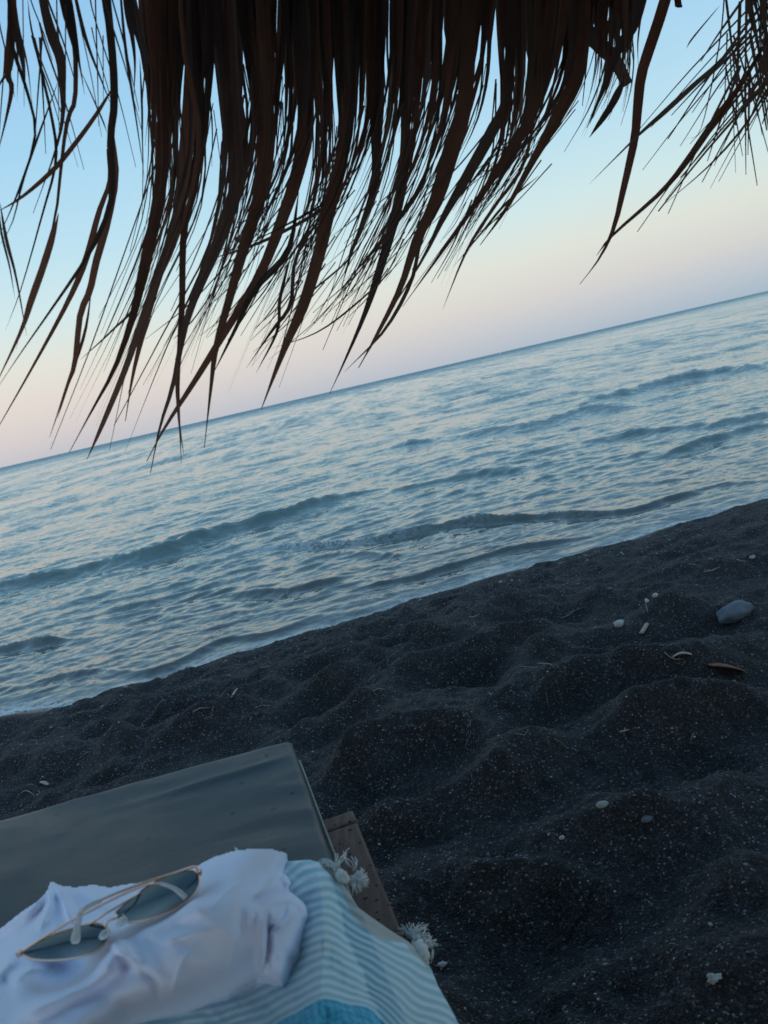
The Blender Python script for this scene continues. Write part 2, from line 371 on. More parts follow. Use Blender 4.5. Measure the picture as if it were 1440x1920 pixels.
def set_attr(me, name, vals):
    a_ = me.attributes.new(name, 'FLOAT', 'POINT'); a_.data.foreach_set('value', np.asarray(vals, np.float32).ravel())

az_s = np.concatenate([np.radians(np.linspace(-80, -38.5, 40)), np.radians(np.arange(-38, 36, .15)), np.radians(np.linspace(36.5, 80, 40))])
rd = [.3]
while rd[-1] < 7.5: rd.append(rd[-1]+1.35*(rd[-1]**2+.81)/700*(1 if rd[-1] < 5.2 else 3))
X, Y = fan(np.array(rd), az_s); Z = sand_height(X, Y)
me = np_mesh('sand', np.stack([X, Y, Z], -1).reshape(-1, 3), grid_faces(*X.shape)); s_ = shore_y(X)-Y
set_attr(me, 'wet', sstep(.52, .26, s_+.07*noise(X*2.2, Y*2.2, 31)+.03*noise(X*9, Y*9, 33)))
sand_o = tag(link_mesh('sand', me, SAND), kind='structure')
# the rest of the beach, coarse, round the camera
xs = np.concatenate([np.linspace(-400, -12, 20), np.linspace(-10, 10, 60), np.linspace(12, 400, 20)]); ys = np.concatenate([np.linspace(-300, -12, 12), np.linspace(-10, 9, 60), [20, 60, 200, 400]])
Xb, Yb = np.meshgrid(xs, ys); s_ = shore_y(Xb)-Yb
Zb = np.where(s_ > 0, .36*(1-np.exp(-s_/.85)), s_*.3); Zb = np.maximum(Zb, -3)+.02*noise(Xb*.9, Yb*.9, 2)*(s_ > 1)
fanmask = (np.hypot(Xb, Yb) > .0) & (np.hypot(Xb, Yb) < 7.6) & (Yb > -.4); Zb = np.where(fanmask, Zb-.12, Zb-.02)
me = np_mesh('beach', np.stack([Xb, Yb, Zb], -1).reshape(-1, 3), grid_faces(*Xb.shape)); tag(link_mesh('beach_ground', me, SAND), kind='structure')

# ---- sea
def WV(pts): p = np.asarray(pts, float); return at(p[:, 0], p[:, 1], CAM_Z)[:, :2]
SWELLS = [  # crest line, height, width behind, width in front (towards the shore)
    ([(-120, 1150), (0, 1108), (90, 1088), (170, 1066), (300, 1040), (400, 1005), (470, 985), (560, 962), (640, 935), (760, 915)], .145, .80, .32),
    ([(650, 868), (760, 838), (900, 815), (1000, 800), (1100, 772), (1200, 765)], .13, 1.5, .6),
    ([(1050, 780), (1200, 735), (1330, 704), (1440, 690), (1560, 670)], .17, 2.0, .7),
    ([(430, 1040), (540, 1026), (620, 1024), (700, 1016), (800, 998), (880, 984), (1000, 974), (1170, 961), (1250, 938), (1340, 912), (1440, 903), (1500, 890)], .062, .30, .075),
    ([(1220, 868), (1290, 846), (1380, 815), (1440, 800), (1520, 785)], .055, .6, .16),
    ([(1080, 835), (1200, 815), (1320, 800), (1440, 782), (1540, 770)], .075, .8, .3),
    ([(620, 1130), (700, 1105), (790, 1083), (900, 1050), (1000, 1025), (1120, 1005)], .030, .24, .08),
    ([(0, 1300), (150, 1268), (290, 1262), (420, 1208), (520, 1190), (640, 1140)], .026, .2, .08),
    ([(-60, 1235), (40, 1216), (90, 1210), (140, 1200)], .05, .3, .09),
    ([(180, 1150), (300, 1128), (420, 1090)], .02, .3, .12), ([(560, 1060), (640, 1040), (780, 1050)], .025, .3, .1),
    ([(420, 1120), (540, 1112), (560, 1108), (680, 1080)], .04, .3, .1),
    ([(820, 900), (960, 882), (1080, 870)], .05, .6, .3), ([(700, 930), (860, 900), (1000, 880)], .04, .5, .25),
    ([(300, 1020), (420, 990)], .05, .5, .2), ([(1120, 915), (1200, 908), (1300, 900)], .03, .3, .1)]
SWELLS = [(smooth_line(WV(p), 26), a_*.85, b_*.42, f_*.5) for p, a_, b_, f_ in SWELLS]
sines = []
q = random.Random(3)
for k in range(120):
    lam = .06*(.46/.06)**(k/120*1.0)*q.uniform(.9, 1.1); th = rad(q.gauss(98, 27)); sines.append((lam, th, q.uniform(0, 6.28)))
def sea_height(X, Y):
    d = np.hypot(X, Y); res = d**2/(CAM_Z*770)*.9
    s = Y-shore_y(X); h = np.zeros_like(X)
    wx = X+.16*noise(X*.45, Y*.6, 51)+.08*noise(X*2, Y*2.5, 53); wy = Y+.20*noise(X*.35+5, Y*.5, 52)+.09*noise(X*1.8, Y*3, 54)
    foam = np.zeros_like(X)
    for P, a_, b_, f_ in SWELLS:
        m = (X > P[:, 0].min()-3*b_) & (X < P[:, 0].max()+3*b_) & (Y > P[:, 1].min()-3*b_) & (Y < P[:, 1].max()+4*b_)
        if not m.any(): continue
        dd, t, sd_, _, _ = polydist(X[m]+.3*(wx[m]-X[m]), Y[m]+.3*(wy[m]-Y[m]), P)
        wd = np.where(sd_ > 0, b_, f_); end = np.clip(np.minimum(t, 1-t)*4.5, 0, 1); end = end*end*(3-2*end)
        var = .75+.5*noise(X[m]*.8, Y[m]*.3, 61)+.28*noise(X[m]*4, Y[m]*2, 62)+.12*noise(X[m]*11, Y[m]*6, 63)
        h[m] += a_*end*var*np.exp(-1.7*(np.sqrt((dd/wd)**2+.02)-.14))-a_*.25*end*np.exp(-((dd-f_*2.2)/(f_*1.3))**2)*(sd_ < 0)
    depth = sstep(0, 3.5, s)
    r = np.zeros_like(X)
    grp = .85+.5*np.clip(noise(X*.35, Y*.5, 70), -1, 1)
    for lam, th, ph in sines:
        kx, ky = math.cos(th)*2*math.pi/lam, math.sin(th)*2*math.pi/lam
        amp = .0030*lam**.88*np.clip(1.6-res/lam*2.6, 0, 1)
        r += amp*np.sin(kx*wx+ky*wy+ph)
    r = r+.25*np.abs(r)         # peaked crests
    h += r*grp*(.17+.75*depth)*1.2
    for j, lo in enumerate((.55, 1.1, 2.2, 4.5, 9., 18., 36., 72.)):   # longer waves the farther from the beach
        act = sstep(lo*1., lo*6, s)*np.clip(2.2-res/lo*2.4, 0, 1)
        if act.max() <= 0: continue
        nn_ = noise(X/(lo*1.5)+.5*noise(X/lo/3, Y/lo/3, 91), Y/lo, 92+j)
        h += act*(.024 if lo < 1 else .027 if lo < 10 else .020)*lo*(nn_+.35*(1-2*np.abs(nn_)))*min(1, (6/lo)**.35)
    h += .004*fbm(X*3.5, Y*7, 4, 80, .6)*sstep(.02, .6, s)*sstep(30, 10, d)
    # choppy backwash near the shore
    near = sstep(.05, .5, s)*sstep(3.0, 1.0, s)
    h += near*.007*(1-2*np.abs(noise(X*2.2+.6*wx, Y*6.5, 85)))*(.5+.5*noise(X*.6, Y, 86))
    h += near*.0052*(1-2.4*np.abs(noise(X*6+3*noise(X*1.5, Y*2, 87), Y*15+2*noise(X*1.8, Y*2.2, 88), 89)))*(.55+.6*noise(X*.9+4, Y*1.3, 90))
    h += .008*sstep(.0, .3, s)
    foam = sstep(.22, .0, s+.08*noise(X*3, Y*3, 95))*.95+near*.16*np.clip(.4+noise(X*1.1, Y*2.4, 96), 0, 1)
    d2, t2, s2, _, _ = polydist(X, Y, SWELLS[3][0]); foam = np.maximum(foam, .85*np.exp(-(d2/.10)**2)*(s2 < 0)*sstep(.55, .1, t2))
    return h, foam
az_w = np.concatenate([np.radians(np.linspace(-85, -37, 50)), np.radians(np.arange(-36.9, 36, .105)), np.radians(np.linspace(36.2, 85, 50))])
rd = [2.2]
while rd[-1] < 300: rd.append(rd[-1]+.75*rd[-1]**2/(CAM_Z*770))
while rd[-1] < 14000: rd.append(rd[-1]*1.2)
X, Y = fan(np.array(rd), az_w); Z, foam = sea_height(X, Y)
sd_ = Y-shore_y(X); keep = sd_ > -.35
Z = Z*sstep(-.02, .10, sd_)
V = np.stack([X, Y, Z], -1).reshape(-1, 3); Fc = grid_faces(*X.shape); k = keep.ravel(); Fc = Fc[k[Fc].all(1)]
used = np.unique(Fc); remap = np.zeros(len(V), np.int64); remap[used] = np.arange(len(used))
me = np_mesh('sea', V[used], remap[Fc]); set_attr(me, 'shallow', sstep(3.5, .3, sd_).ravel()[used]); set_attr(me, 'foam', foam.ravel()[used]); set_attr(me, 'open_sea', (sstep(.6, 3.4, np.log(np.maximum(sd_, .1)))+sstep(4.2, 6.5, np.log(np.maximum(sd_, .1)))).ravel()[used])
tag(link_mesh('sea', me, WATER), kind='structure')

# ================================================================== PARASOL
CX, CY, RIM = .45, -.30, 1.50
def on_rim(px, py, off=0.0):
    d = rays(px, py); ox, oy = -CX, -CY; R_ = RIM+off
    A = d[..., 0]**2+d[..., 1]**2; B = ox*d[..., 0]+oy*d[..., 1]; C = ox*ox+oy*oy-R_**2
    t = (-B+np.sqrt(np.maximum(B*B-A*C, 0)))/A; return CAM+d*t[..., None]
ZR = CAM_Z+.86; ZA = CAM_Z+1.55
par = empty('thatched_parasol', (CX, CY, .33), 'dark dried palm leaf thatched parasol with its ragged fringe hanging over the sea view', 'parasol')
def leaf_arrays(pts, wpx, off, twist0, twist1, n=16, cut=False, fold=.25, rnd=random, nosplit=False, even=False):
    P = smooth_line(pts, n); offs = off+np.linspace(0, 1, n)*rnd.uniform(-.05, .05)
    C = np.array([on_rim(np.array(p[0]), np.array(p[1]), o) for p, o in zip(P, offs)])
    T = np.gradient(C, axis=0); T /= np.linalg.norm(T, axis=1)[:, None]
    view = C-CAM; dist = np.linalg.norm(view, axis=1); view /= dist[:, None]
    S = np.cross(T, view); S /= np.linalg.norm(S, axis=1)[:, None]; D = np.cross(T, S)
    t = np.linspace(0, 1, n)
    prof = np.minimum(1, .75+.6*t)*(1-np.clip((t-.28)/.72, 0, 1)**1.05)
    if pts[0][1] > -15 and not cut: prof = np.sin(np.pi*np.clip(t, .01, .99)**.8)**.9
    if cut: prof = np.full(n, 1.)-.15*t
    if even: prof = 1-.6*t**2
    prof = np.maximum(prof, .05)*(1+.10*np.sin(t*9+wpx))
    hw = wpx/2/F*dist*prof
    tw = twist0+(twist1-twist0)*t
    if pts[0][1] <= -15:        # carry the leaf on up to where it is tied under the thatch edge
        top = C[0].copy(); ctr = np.array([CX, CY, 0]); top[:2] = ctr[:2]+(top[:2]-ctr[:2])*(1-.03*rnd.random()-.02); top[2] = ZR+.01+.05*rnd.random()
        q_ = np.linspace(0, 1, 6)[:-1, None]; ext = top+(C[0]-top)*q_; ext[:, :2] += (C[0]-C[1])[:2]*.4*(q_*(1-q_))*4
        C = np.vstack([ext, C]); n += 5; T = np.gradient(C, axis=0); T /= np.linalg.norm(T, axis=1)[:, None]
        view = C-CAM; dist = np.linalg.norm(view, axis=1); view /= dist[:, None]; S = np.cross(T, view); S /= np.linalg.norm(S, axis=1)[:, None]; D = np.cross(T, S)
        hw = np.concatenate([np.full(5, hw[0]), hw]); tw = np.concatenate([np.full(5, tw[0]), tw]); t = np.concatenate([np.zeros(5), t])
    A = S*np.cos(tw)[:, None]+D*np.sin(tw)[:, None]; B = np.cross(T, A)
    ts = rnd.uniform(.40, .75) if (rnd.random() < .7 and not cut and nosplit is False) else 2.
    g = np.maximum(0, t-ts)*wpx/F*dist*rnd.uniform(.9, 3.2)
    V = []
    for i in range(n):
        V += [C[i]-A[i]*(hw[i]+g[i])+B[i]*hw[i]*fold, C[i]-A[i]*g[i], C[i]+A[i]*g[i]*.8, C[i]+A[i]*(hw[i]+g[i]*.8)+B[i]*hw[i]*fold]
    Fc = []
    for i in range(n-1):
        b = i*4; Fc += [(b, b+1, b+5, b+4), (b+2, b+3, b+7, b+6)]
    al = np.repeat(t*len(t)/6, 4); ac = np.tile([0, .5, .5, 1], n)+rnd.random()*7
    return V, Fc, al, ac
def leaf(pts, wpx, off=0., tw=(0, 0), mat=0, cut=False, n=16, fold=.25, nosplit=False):
    V, Fc, al, ac = leaf_arrays(pts, wpx, off, tw[0], tw[1], n, cut, fold, random, nosplit)
    o = py_mesh('palm_leaf', V, Fc, LEAVES[mat]); set_attr(o.data, 'along', al); set_attr(o.data, 'across', ac); return under(o, par)
LV = [  # traced leaves of the fringe
 ([(22, -40), (22, 40), (18, 85), (14, 140), (22, 165), (12, 220), (-10, 310)], 16, 1), ([(18, -40), (18, 60), (30, 110), (50, 170), (66, 250), (40, 350), (22, 420), (-8, 470)], 8, 0),
 ([(72, -40), (84, 20), (98, 70), (113, 110), (117, 160), (118, 215), (105, 280), (62, 400)], 20, 0), ([(30, 0), (22, 120), (4, 150), (-20, 190)], 5, 0),
 ([(108, -40), (122, 30), (138, 75), (142, 130), (140, 190), (128, 220), (118, 280), (105, 400), (85, 470), (55, 560), (30, 655)], 10, 1),
 ([(52, 0), (60, 60), (95, 210), (105, 300), (80, 400), (40, 540), (10, 620)], 5, 0), ([(110, 400), (95, 460), (60, 560), (40, 620), (-10, 725)], 12, 1),
 ([(138, -20), (160, 70), (190, 150), (212, 205)], 7, 0), ([(214, 160), (180, 215), (140, 270), (100, 318), (40, 370), (-10, 400)], 9, 1),
 ([(195, -60), (206, 50), (213, 130), (214, 200), (207, 260), (210, 330), (205, 390), (170, 470), (110, 560), (40, 660), (-10, 735)], 17, 0),
 ([(200, 280), (205, 340), (185, 400), (160, 490), (125, 570), (60, 690), (-20, 830)], 11, 1),
 ([(213, 250), (218, 330), (200, 420), (180, 490), (168, 545), (150, 590), (140, 680), (125, 725), (93, 820)], 15, 1), ([(172, 540), (160, 620), (138, 690), (122, 740), (108, 785)], 6, 1),
 ([(242, -40), (256, 30), (266, 90), (272, 140), (283, 205)], 14, 0), ([(225, -20), (235, 90), (250, 190), (262, 270), (272, 342)], 6, 0), ([(262, 110), (266, 200), (268, 290)], 4, 0),
 ([(0, 380), (12, 450), (30, 520), (50, 630)], 6, 0), ([(-10, 300), (0, 420), (18, 500), (28, 560)], 4, 0), ([(110, 150), (70, 260), (30, 370), (-5, 450)], 4, 0), ([(150, 130), (190, 220), (201, 250)], 3, 0),
 ([(300, -80), (302, 100), (306, 250), (296, 380), (270, 500), (250, 590), (215, 690), (172, 770), (130, 848)], 26, 1),
 ([(300, 420), (262, 560), (210, 620), (150, 675)], 6, 0), ([(330, 400), (280, 560), (240, 680), (195, 790), (163, 862)], 15, 1),
 ([(360, -80), (362, 100), (350, 280), (330, 430), (300, 510), (275, 600), (250, 700), (235, 790)], 30, 1),
 ([(380, 100), (372, 320), (346, 430), (342, 560), (338, 640), (334, 720), (340, 870)], 15, 1), ([(345, 590), (332, 700), (336, 790), (345, 855)], 7, 1),
 ([(430, -80), (440, 150), (455, 290), (430, 400), (390, 500), (350, 600), (325, 720), (300, 800), (282, 888)], 28, 1),
 ([(490, -80), (500, 200), (490, 350), (455, 470), (430, 560), (405, 650), (395, 730), (383, 840)], 30, 1),
 ([(560, -80), (575, 180), (562, 310), (530, 410), (490, 510), (430, 610), (365, 715), (310, 800), (275, 865)], 30, 1),
 ([(660, 150), (645, 280), (615, 400), (600, 470), (570, 570), (535, 650), (490, 767)], 30, 1), ([(590, 480), (560, 580), (530, 655), (510, 710)], 10, 1),
 ([(700, -60), (703, 200), (705, 330), (680, 420), (660, 470), (640, 540)], 22, 0),
 ([(760, -60), (762, 180), (757, 330), (735, 430), (705, 530), (680, 600), (645, 680), (618, 738)], 26, 0),
 ([(880, -60), (872, 180), (842, 290), (815, 380), (780, 450), (750, 540), (705, 630), (672, 690)], 36, 1), ([(830, 360), (790, 450), (770, 530), (720, 620), (645, 698)], 9, 0),
 ([(960, -60), (952, 170), (920, 250), (870, 340), (830, 410), (790, 490), (715, 610)], 26, 0), ([(1040, -60), (1005, 190), (950, 290), (900, 370), (830, 470), (755, 575)], 22, 1),
 ([(1010, 150), (985, 300), (925, 390), (875, 470), (830, 580)], 8, 1), ([(1100, -60), (1090, 120), (1045, 220), (1000, 300), (950, 390), (900, 460)], 28, 1),
 ([(1010, 330), (950, 380), (900, 440), (850, 500)], 5, 0), ([(1085, -60), (1090, 40), (1150, 110), (1176, 160)], 26, 0, True), ([(1170, 150), (1145, 200), (1105, 258)], 15, 0),
 ([(1215, -60), (1190, 40), (1160, 90), (1130, 170), (1100, 240)], 24, 0), ([(1262, -60), (1245, 10), (1222, 80), (1203, 140), (1196, 200), (1190, 260), (1170, 350), (1150, 430), (1122, 487), (1087, 533)], 24, 1),
 ([(1400, 60), (1345, 120), (1300, 160), (1240, 215), (1195, 255), (1105, 345)], 10, 0), ([(1470, 20), (1395, 150), (1345, 220), (1290, 300), (1240, 360), (1150, 440), (1118, 480)], 13, 1),
 ([(1470, 120), (1400, 230), (1330, 310), (1235, 392)], 4, 0), ([(1360, -40), (1352, 60), (1330, 180), (1310, 250), (1285, 260)], 3, 0), ([(1265, -30), (1270, 0), (1272, 15)], 14, 1, True),
 ([(1350, 10), (1300, 70), (1286, 92)], 3, 0), ([(1425, -40), (1436, 60), (1440, 150), (1460, 230)], 8, 0),
 ([(650, 350), (600, 395), (540, 430), (470, 462), (380, 490)], 8, 0), ([(640, 362), (585, 395), (530, 425), (440, 470)], 5, 0),
 ([(820, 220), (800, 320), (770, 380), (700, 470), (640, 540)], 10, 0), ([(700, 420), (650, 490), (560, 570), (470, 690)], 4, 0), ([(760, 480), (690, 550), (600, 620), (505, 655)], 4, 0),
 ([(560, 360), (540, 470), (480, 540), (440, 620), (400, 700)], 13, 0), ([(545, 480), (525, 560), (520, 620), (480, 700)], 8, 0), ([(620, 380), (556, 480), (545, 570), (510, 620), (462, 690)], 9, 1)]
for t in LV:
    pts, wd, mt = t[:3]
    leaf(pts, wd*.85, random.uniform(-.06, .06), (random.uniform(-.5, .5), random.uniform(-.5, .5)), mt if random.random() < .85 else 0, len(t) > 3, n=20 if len(pts) > 5 else 14, nosplit=True)
nleaf = len(LV)
# the thick curtain behind and between the traced leaves
ex = [255, 300, 400, 500, 600, 700, 780, 860, 920, 1000, 1080, 1150, 1220]
ey = [720, 840, 860, 790, 760, 740, 730, 690, 600, 520, 450, 330, 200]
def flow_path(x0, yend, rnd, y0=-90, kick=0):
    ys_ = 330-.20*(x0-300)+rnd.uniform(-60, 60); a0 = rnd.uniform(-.05, .09)-.00010*(x0-300); a1 = -.30-.00042*(x0-300)+rnd.uniform(-.16, .10)+kick
    pts = []; x = x0; y = y0; st = 60
    while y < yend:
        pts.append((x, y)); s = float(sstep(ys_-130, ys_+170, np.array(y))); st = min(60, yend-y+.01)
        x += (a0+(a1-a0)*s)*st; y += st
    pts.append((x, y)); return pts
rl = random.Random(21)
random.seed(77)
CL = []
for x0 in [283, 322, 362, 418, 462, 515, 552, 600, 642, 690, 735, 792, 848, 905, 958, 1008, 1055, 1100, 1145, 1190]:
    e = float(np.interp(x0, ex, ey))*rl.uniform(.84, 1.02); CL.append((x0, flow_path(x0, e, rl), rl.uniform(-10, 170)-max(0, x0-900)*.3, e, rl.uniform(-20, 10)))
def in_clump(c, u, frac, jit=6, kick=0.):
    x0, path, ysp, e, dx = c; P = np.array(path); y1 = e*frac; out = []
    yy_ = np.linspace(-90, y1, 6); xx_ = np.interp(yy_, P[:, 1], P[:, 0]); ph = rl.uniform(0, 6)
    for x, y in zip(xx_, yy_):
        k = float(sstep(ysp, ysp+260, np.array(y))); W_ = 25*(1-k)+8*k; out.append((x+u*W_+jit*k*math.sin(y/110+ph)+rl.uniform(-2.5, 2.5)*(y > 60)+kick*max(0, y-ysp)*.35, y))
    return out
for c in CL:
    nb_ = 0
    for u in (-.9, -.45, 0, .45, .9): leaf(in_clump(c, u+rl.uniform(-.12, .12), rl.uniform(.30, .60), 3), rl.uniform(11, 21), rl.uniform(0, .16), (rl.uniform(-.4, .4), rl.uniform(-.8, .8)), 0 if rl.random() < .8 else rl.choice([1, 2]), n=15)
    for u in (-.6, .1, .6): leaf(in_clump(c, u+rl.uniform(-.2, .2), rl.uniform(.5, .85), 5, rl.uniform(-.14, .1)), rl.uniform(7, 13), rl.uniform(-.06, .1), (rl.uniform(-.6, .6), rl.uniform(-1., 1.)), rl.choice([0, 1, 1]), n=15)
    for u in (-.9, -.2, .7): leaf(in_clump(c, u+rl.uniform(-.3, .3), rl.uniform(.75, 1.0), 6, rl.uniform(-.2, .12)), rl.uniform(5, 11), rl.uniform(-.1, .1), (rl.uniform(-.6, .6), rl.uniform(-1., 1.)), rl.choice([0, 1]), n=15)
for i in range(14):             # the left outliers and the far right clump
    if i < 4: x0 = rl.choice([10, 85, 130, 205, 250])+rl.uniform(-12, 12); p = [(x0-8, -70), (x0+6, 30), (x0+22, 110), (x0+28, rl.uniform(170, 260))]; wd = rl.uniform(10, 18)
    else: x0 = rl.uniform(1385, 1480); p = [(x0-20, -80), (x0-10, -10), (x0, 50), (x0+rl.uniform(0, 14), rl.uniform(60, 150))]; wd = rl.uniform(5, 11)
    leaf(p, wd, rl.uniform(-.05, .1), (rl.uniform(-.5, .5), rl.uniform(-.6, .6)), 0)
# hair-thin fibres, uncountable
FV, FF = Bag(), None
def strand(pts, wpx, off): FV.add(*leaf_arrays(pts, wpx, off, 0, rl.uniform(-1, 1), 10, False, .4, rl, True, True)[:2])
for i in range(120):
    pth = in_clump(rl.choice(CL), rl.uniform(-1.6, 1.6), rl.uniform(.55, 1.04), 14, rl.uniform(-.35, .2)); strand(pth[2:], rl.uniform(1.3, 3.4), rl.uniform(-.1, .12))
for i in range(90):             # sprays that leave the main sweep
    x0 = rl.uniform(520, 1130); e = float(np.interp(x0, ex, ey)); b = e*rl.uniform(.45, .75); pth = flow_path(x0, b, rl); x, y = pth[-1]; ln = rl.uniform(60, 190); sl = rl.uniform(-1.15, -.45)
    strand([(x, y-10), (x+sl*ln*.4, y+ln*.4), (x+sl*ln*.8*1.05, y+ln*.78)], rl.uniform(1.5, 3), rl.uniform(-.08, .08))
for i in range(56):
    x0 = rl.uniform(1360, 1480); y0 = rl.uniform(-30, 200)
    if i % 2: ln = rl.uniform(80, 260); sl = rl.uniform(-1.1, -.3)
    else: ln = rl.uniform(80, 220); sl = rl.uniform(-.15, .35)
    strand([(x0-sl*40, y0-40), (x0, y0), (x0+sl*ln*.5, y0+ln*.5), (x0+sl*ln*.95, y0+ln)], rl.uniform(2, 5), rl.uniform(-.08, .08))
for i in range(24):
    x0 = rl.uniform(0, 260); y0 = rl.uniform(-20, 130); ln = rl.uniform(80, 280); sl = rl.uniform(-.1, .4)
    strand([(x0-sl*30, y0-40), (x0, y0), (x0+sl*ln*.5, y0+ln*.5), (x0+sl*ln*.9, y0+ln)], rl.uniform(1.5, 3.5), rl.uniform(-.08, .08))
fo_ = FV.make('thatch_fibres', LEAVES[0], par); fo_['kind'] = 'stuff'
# thatch canopy above the fringe, hoop, rafters, pole (over and behind the viewer)
ZR = CAM_Z+.86; ZA = CAM_Z+1.55
nA, nR = 160, 26
A, Rr = np.meshgrid(np.linspace(0, 2*np.pi, nA), np.linspace(0, 1, nR), indexing='ij')
rr_ = .04+Rr*(RIM+.05+.03*noise(np.cos(A)*9+40, np.sin(A)*9+40, 5)); zz_ = ZA-(ZA-ZR)*Rr**1.05+.025*noise(A*14, Rr*7, 90)-.05*((Rr*6) % 1)
Vt = np.stack([CX+rr_*np.cos(A), CY+rr_*np.sin(A), zz_], -1).reshape(-1, 3); n_ = len(Vt); Vb = Vt-np.array([0, 0, .07])
Fg = grid_faces(nA, nR); edge = [(i*nR+nR-1, (i+1)*nR+nR-1, n_+(i+1)*nR+nR-1, n_+i*nR+nR-1) for i in range(nA-1)]
me = np_mesh('canopy', np.vstack([Vt, Vb]), np.vstack([Fg, Fg[:, ::-1]+n_, np.array(edge)])); set_attr(me, 'along', np.tile(Rr.ravel()*8, 2)); set_attr(me, 'across', np.tile(A.ravel()*12, 2))
under(link_mesh('thatch_canopy', me, LEAVES[0]), par)
# short leaves bridging canopy edge to the top of the fringe, all the way round
bg_ = Bag()
for i in range(900):
    th = rl.uniform(0, 2*math.pi); r1 = RIM+rl.uniform(-.25, .05); zt = ZR+.02+(RIM-r1)*.35+rl.uniform(-.03, .04)
    lx = r1*math.cos(th); ly = r1*math.sin(th); front = (math.sin(th) > .0)
    c0 = np.array([CX+lx, CY+ly, zt]); dl = rl.uniform(.14, .26) if front else rl.uniform(.2, .5)
    c1 = np.array([CX+lx*1.03+rl.uniform(-.03, .03), CY+ly*1.03, zt-dl]); tdir = np.array([-math.sin(th), math.cos(th), 0])*rl.uniform(.009, .017)
    if front:                   # stay above the picture's upper edge
        v = c1-CAM; el_ = math.degrees(math.atan2(v[2], np.hypot(v[0], v[1]))); 
        if el_ < 31: c1[2] = CAM_Z+math.tan(rad(31))*np.hypot(v[0], v[1])
    cm = (c0+c1)/2+np.array([math.cos(th), math.sin(th), 0])*.02
    bg_.add([c0-tdir, c0+tdir, cm+tdir, cm-tdir, c1+tdir*.4, c1-tdir*.4], [(0, 1, 2, 3), (3, 2, 4, 5)])
o = bg_.make('thatch_edge', LEAVES[0], par); o['kind'] = 'stuff'
WOODP = plain('weathered_pole_wood', (.13, .09, .065), .8, .001, 40)
hp = [(CX+(RIM-.1)*math.cos(t_), CY+(RIM-.1)*math.sin(t_), ZR-.06) for t_ in np.linspace(0, 2*math.pi, 64, endpoint=False)]
Bag().tube(hp, .014, 8, True).make('hoop', WOODP, par)
for i in range(8):
    th = i*math.pi/4+.2; Bag().tube([(CX+.05*math.cos(th), CY+.05*math.sin(th), ZA-.1), (CX+(RIM-.08)*math.cos(th), CY+(RIM-.08)*math.sin(th), ZR-.085)], .016, 8).make('rafter', WOODP, par)
Bag().tube([(CX, CY, .2), (CX+.005, CY, 1.2), (CX, CY, ZA)], .045, 14).make('pole', WOODP, par)

# ================================================================== SUNBED
ZM = CAM_Z-.5
c_fr = at(545, 1385, .5)[:2]; dirA = np.array([-.995, -.100]); dirB = np.array([.2249, -.9744])   # along the foot end, along the right side
WOOD = Mat('salt_worn_wood'); v = WOOD.coord('Object', (1, 1, 1)); g = WOOD.noise(WOOD.coord('Object', (40, 6, 40), (0, 0, rad(13))), 2.2, 5, .65, .6); gn = WOOD.noise(v, 9, 4, .6)
hol = WOOD.voro(v, 150); hr = WOOD.n('ShaderNodeSeparateColor'); WOOD.l(hol.outputs['Color'], hr.inputs[0])
msk = WOOD.math('MULTIPLY', WOOD.math('LESS_THAN', hol.outputs['Distance'], WOOD.math('MULTIPLY', hr.outputs[1], .5)), WOOD.math('GREATER_THAN', hr.outputs[0], .70))
c = WOOD.ramp(g.outputs[0], [(.25, (.105, .058, .042)), (.55, (.20, .115, .085)), (.8, (.28, .18, .14))]); c = WOOD.mix(WOOD.ramp(gn.outputs[0], [(.4, (0, 0, 0)), (.7, (1, 1, 1))]), c, WOOD.mix(1., c, (.7, .62, .6, 1), 'MULTIPLY'))
c = WOOD.mix(msk, c, (.012, .010, .009, 1))
WOOD.set(color=c, rough=.8, normal=WOOD.bump(WOOD.math('MULTIPLY', msk, -1.0), .002, .8, WOOD.bump(g.outputs[0], .0012, .7))); WOOD = WOOD.m
bed = empty('sunbed', (c_fr[0], c_fr[1]-.4, .35), 'low wooden sunbed frame of brown insect-pocked boards standing in the black sand', 'sunbed')
def BP(a_, b_, z):              # bed coordinates: a metres left of the right edge, b metres back from the foot end
    p = c_fr+dirA*a_+dirB*b_; return np.array([p[0], p[1], z])
# the rails, measured on the rail-top plane
rt = at([660, 745], [1518, 1725], .57); o_far = rt[0]; dirR = rt[1]-rt[0]; dirR /= np.linalg.norm(dirR); perp = np.array([dirR[1], -dirR[0], 0]); perp = -perp if perp[0] > 0 else perp
ZW = CAM_Z-.57
def RP(a_, b_, z): p = o_far+perp*a_+dirR*b_; return np.array([p[0], p[1], z])
def board(name, a0, a1, b0, b1, z0, z1, bev=.004):
    V, Fc = box_arrays([RP(a0, b0, z0), RP(a1, b0, z0), RP(a1, b1, z0), RP(a0, b1, z0), RP(a0, b0, z1), RP(a1, b0, z1), RP(a1, b1, z1), RP(a0, b1, z1)])
    o = py_mesh(name, V, Fc, WOOD, None, False); bevel(o, bev); return under(o, bed)
board('end_rail', -.001, .655, 0, .030, ZW-.10, ZW)
board('side_rail', 0, .055, .032, 1.95, ZW-.10, ZW-.001); board('side_rail', .60, .655, .032, 1.95, ZW-.10, ZW-.001); board('end_rail', 0, .655, 1.952, 1.99, ZW-.1, ZW)
for i in range(11): b = .10+i*.165; board('slat', .057, .598, b, b+.085, ZW-.030, ZW-.012, .002)
for a_ in (.056, .53):
    for b in (.034, 1.87): board('leg', a_, a_+.05, b, b+.07, .25, ZW-.035)

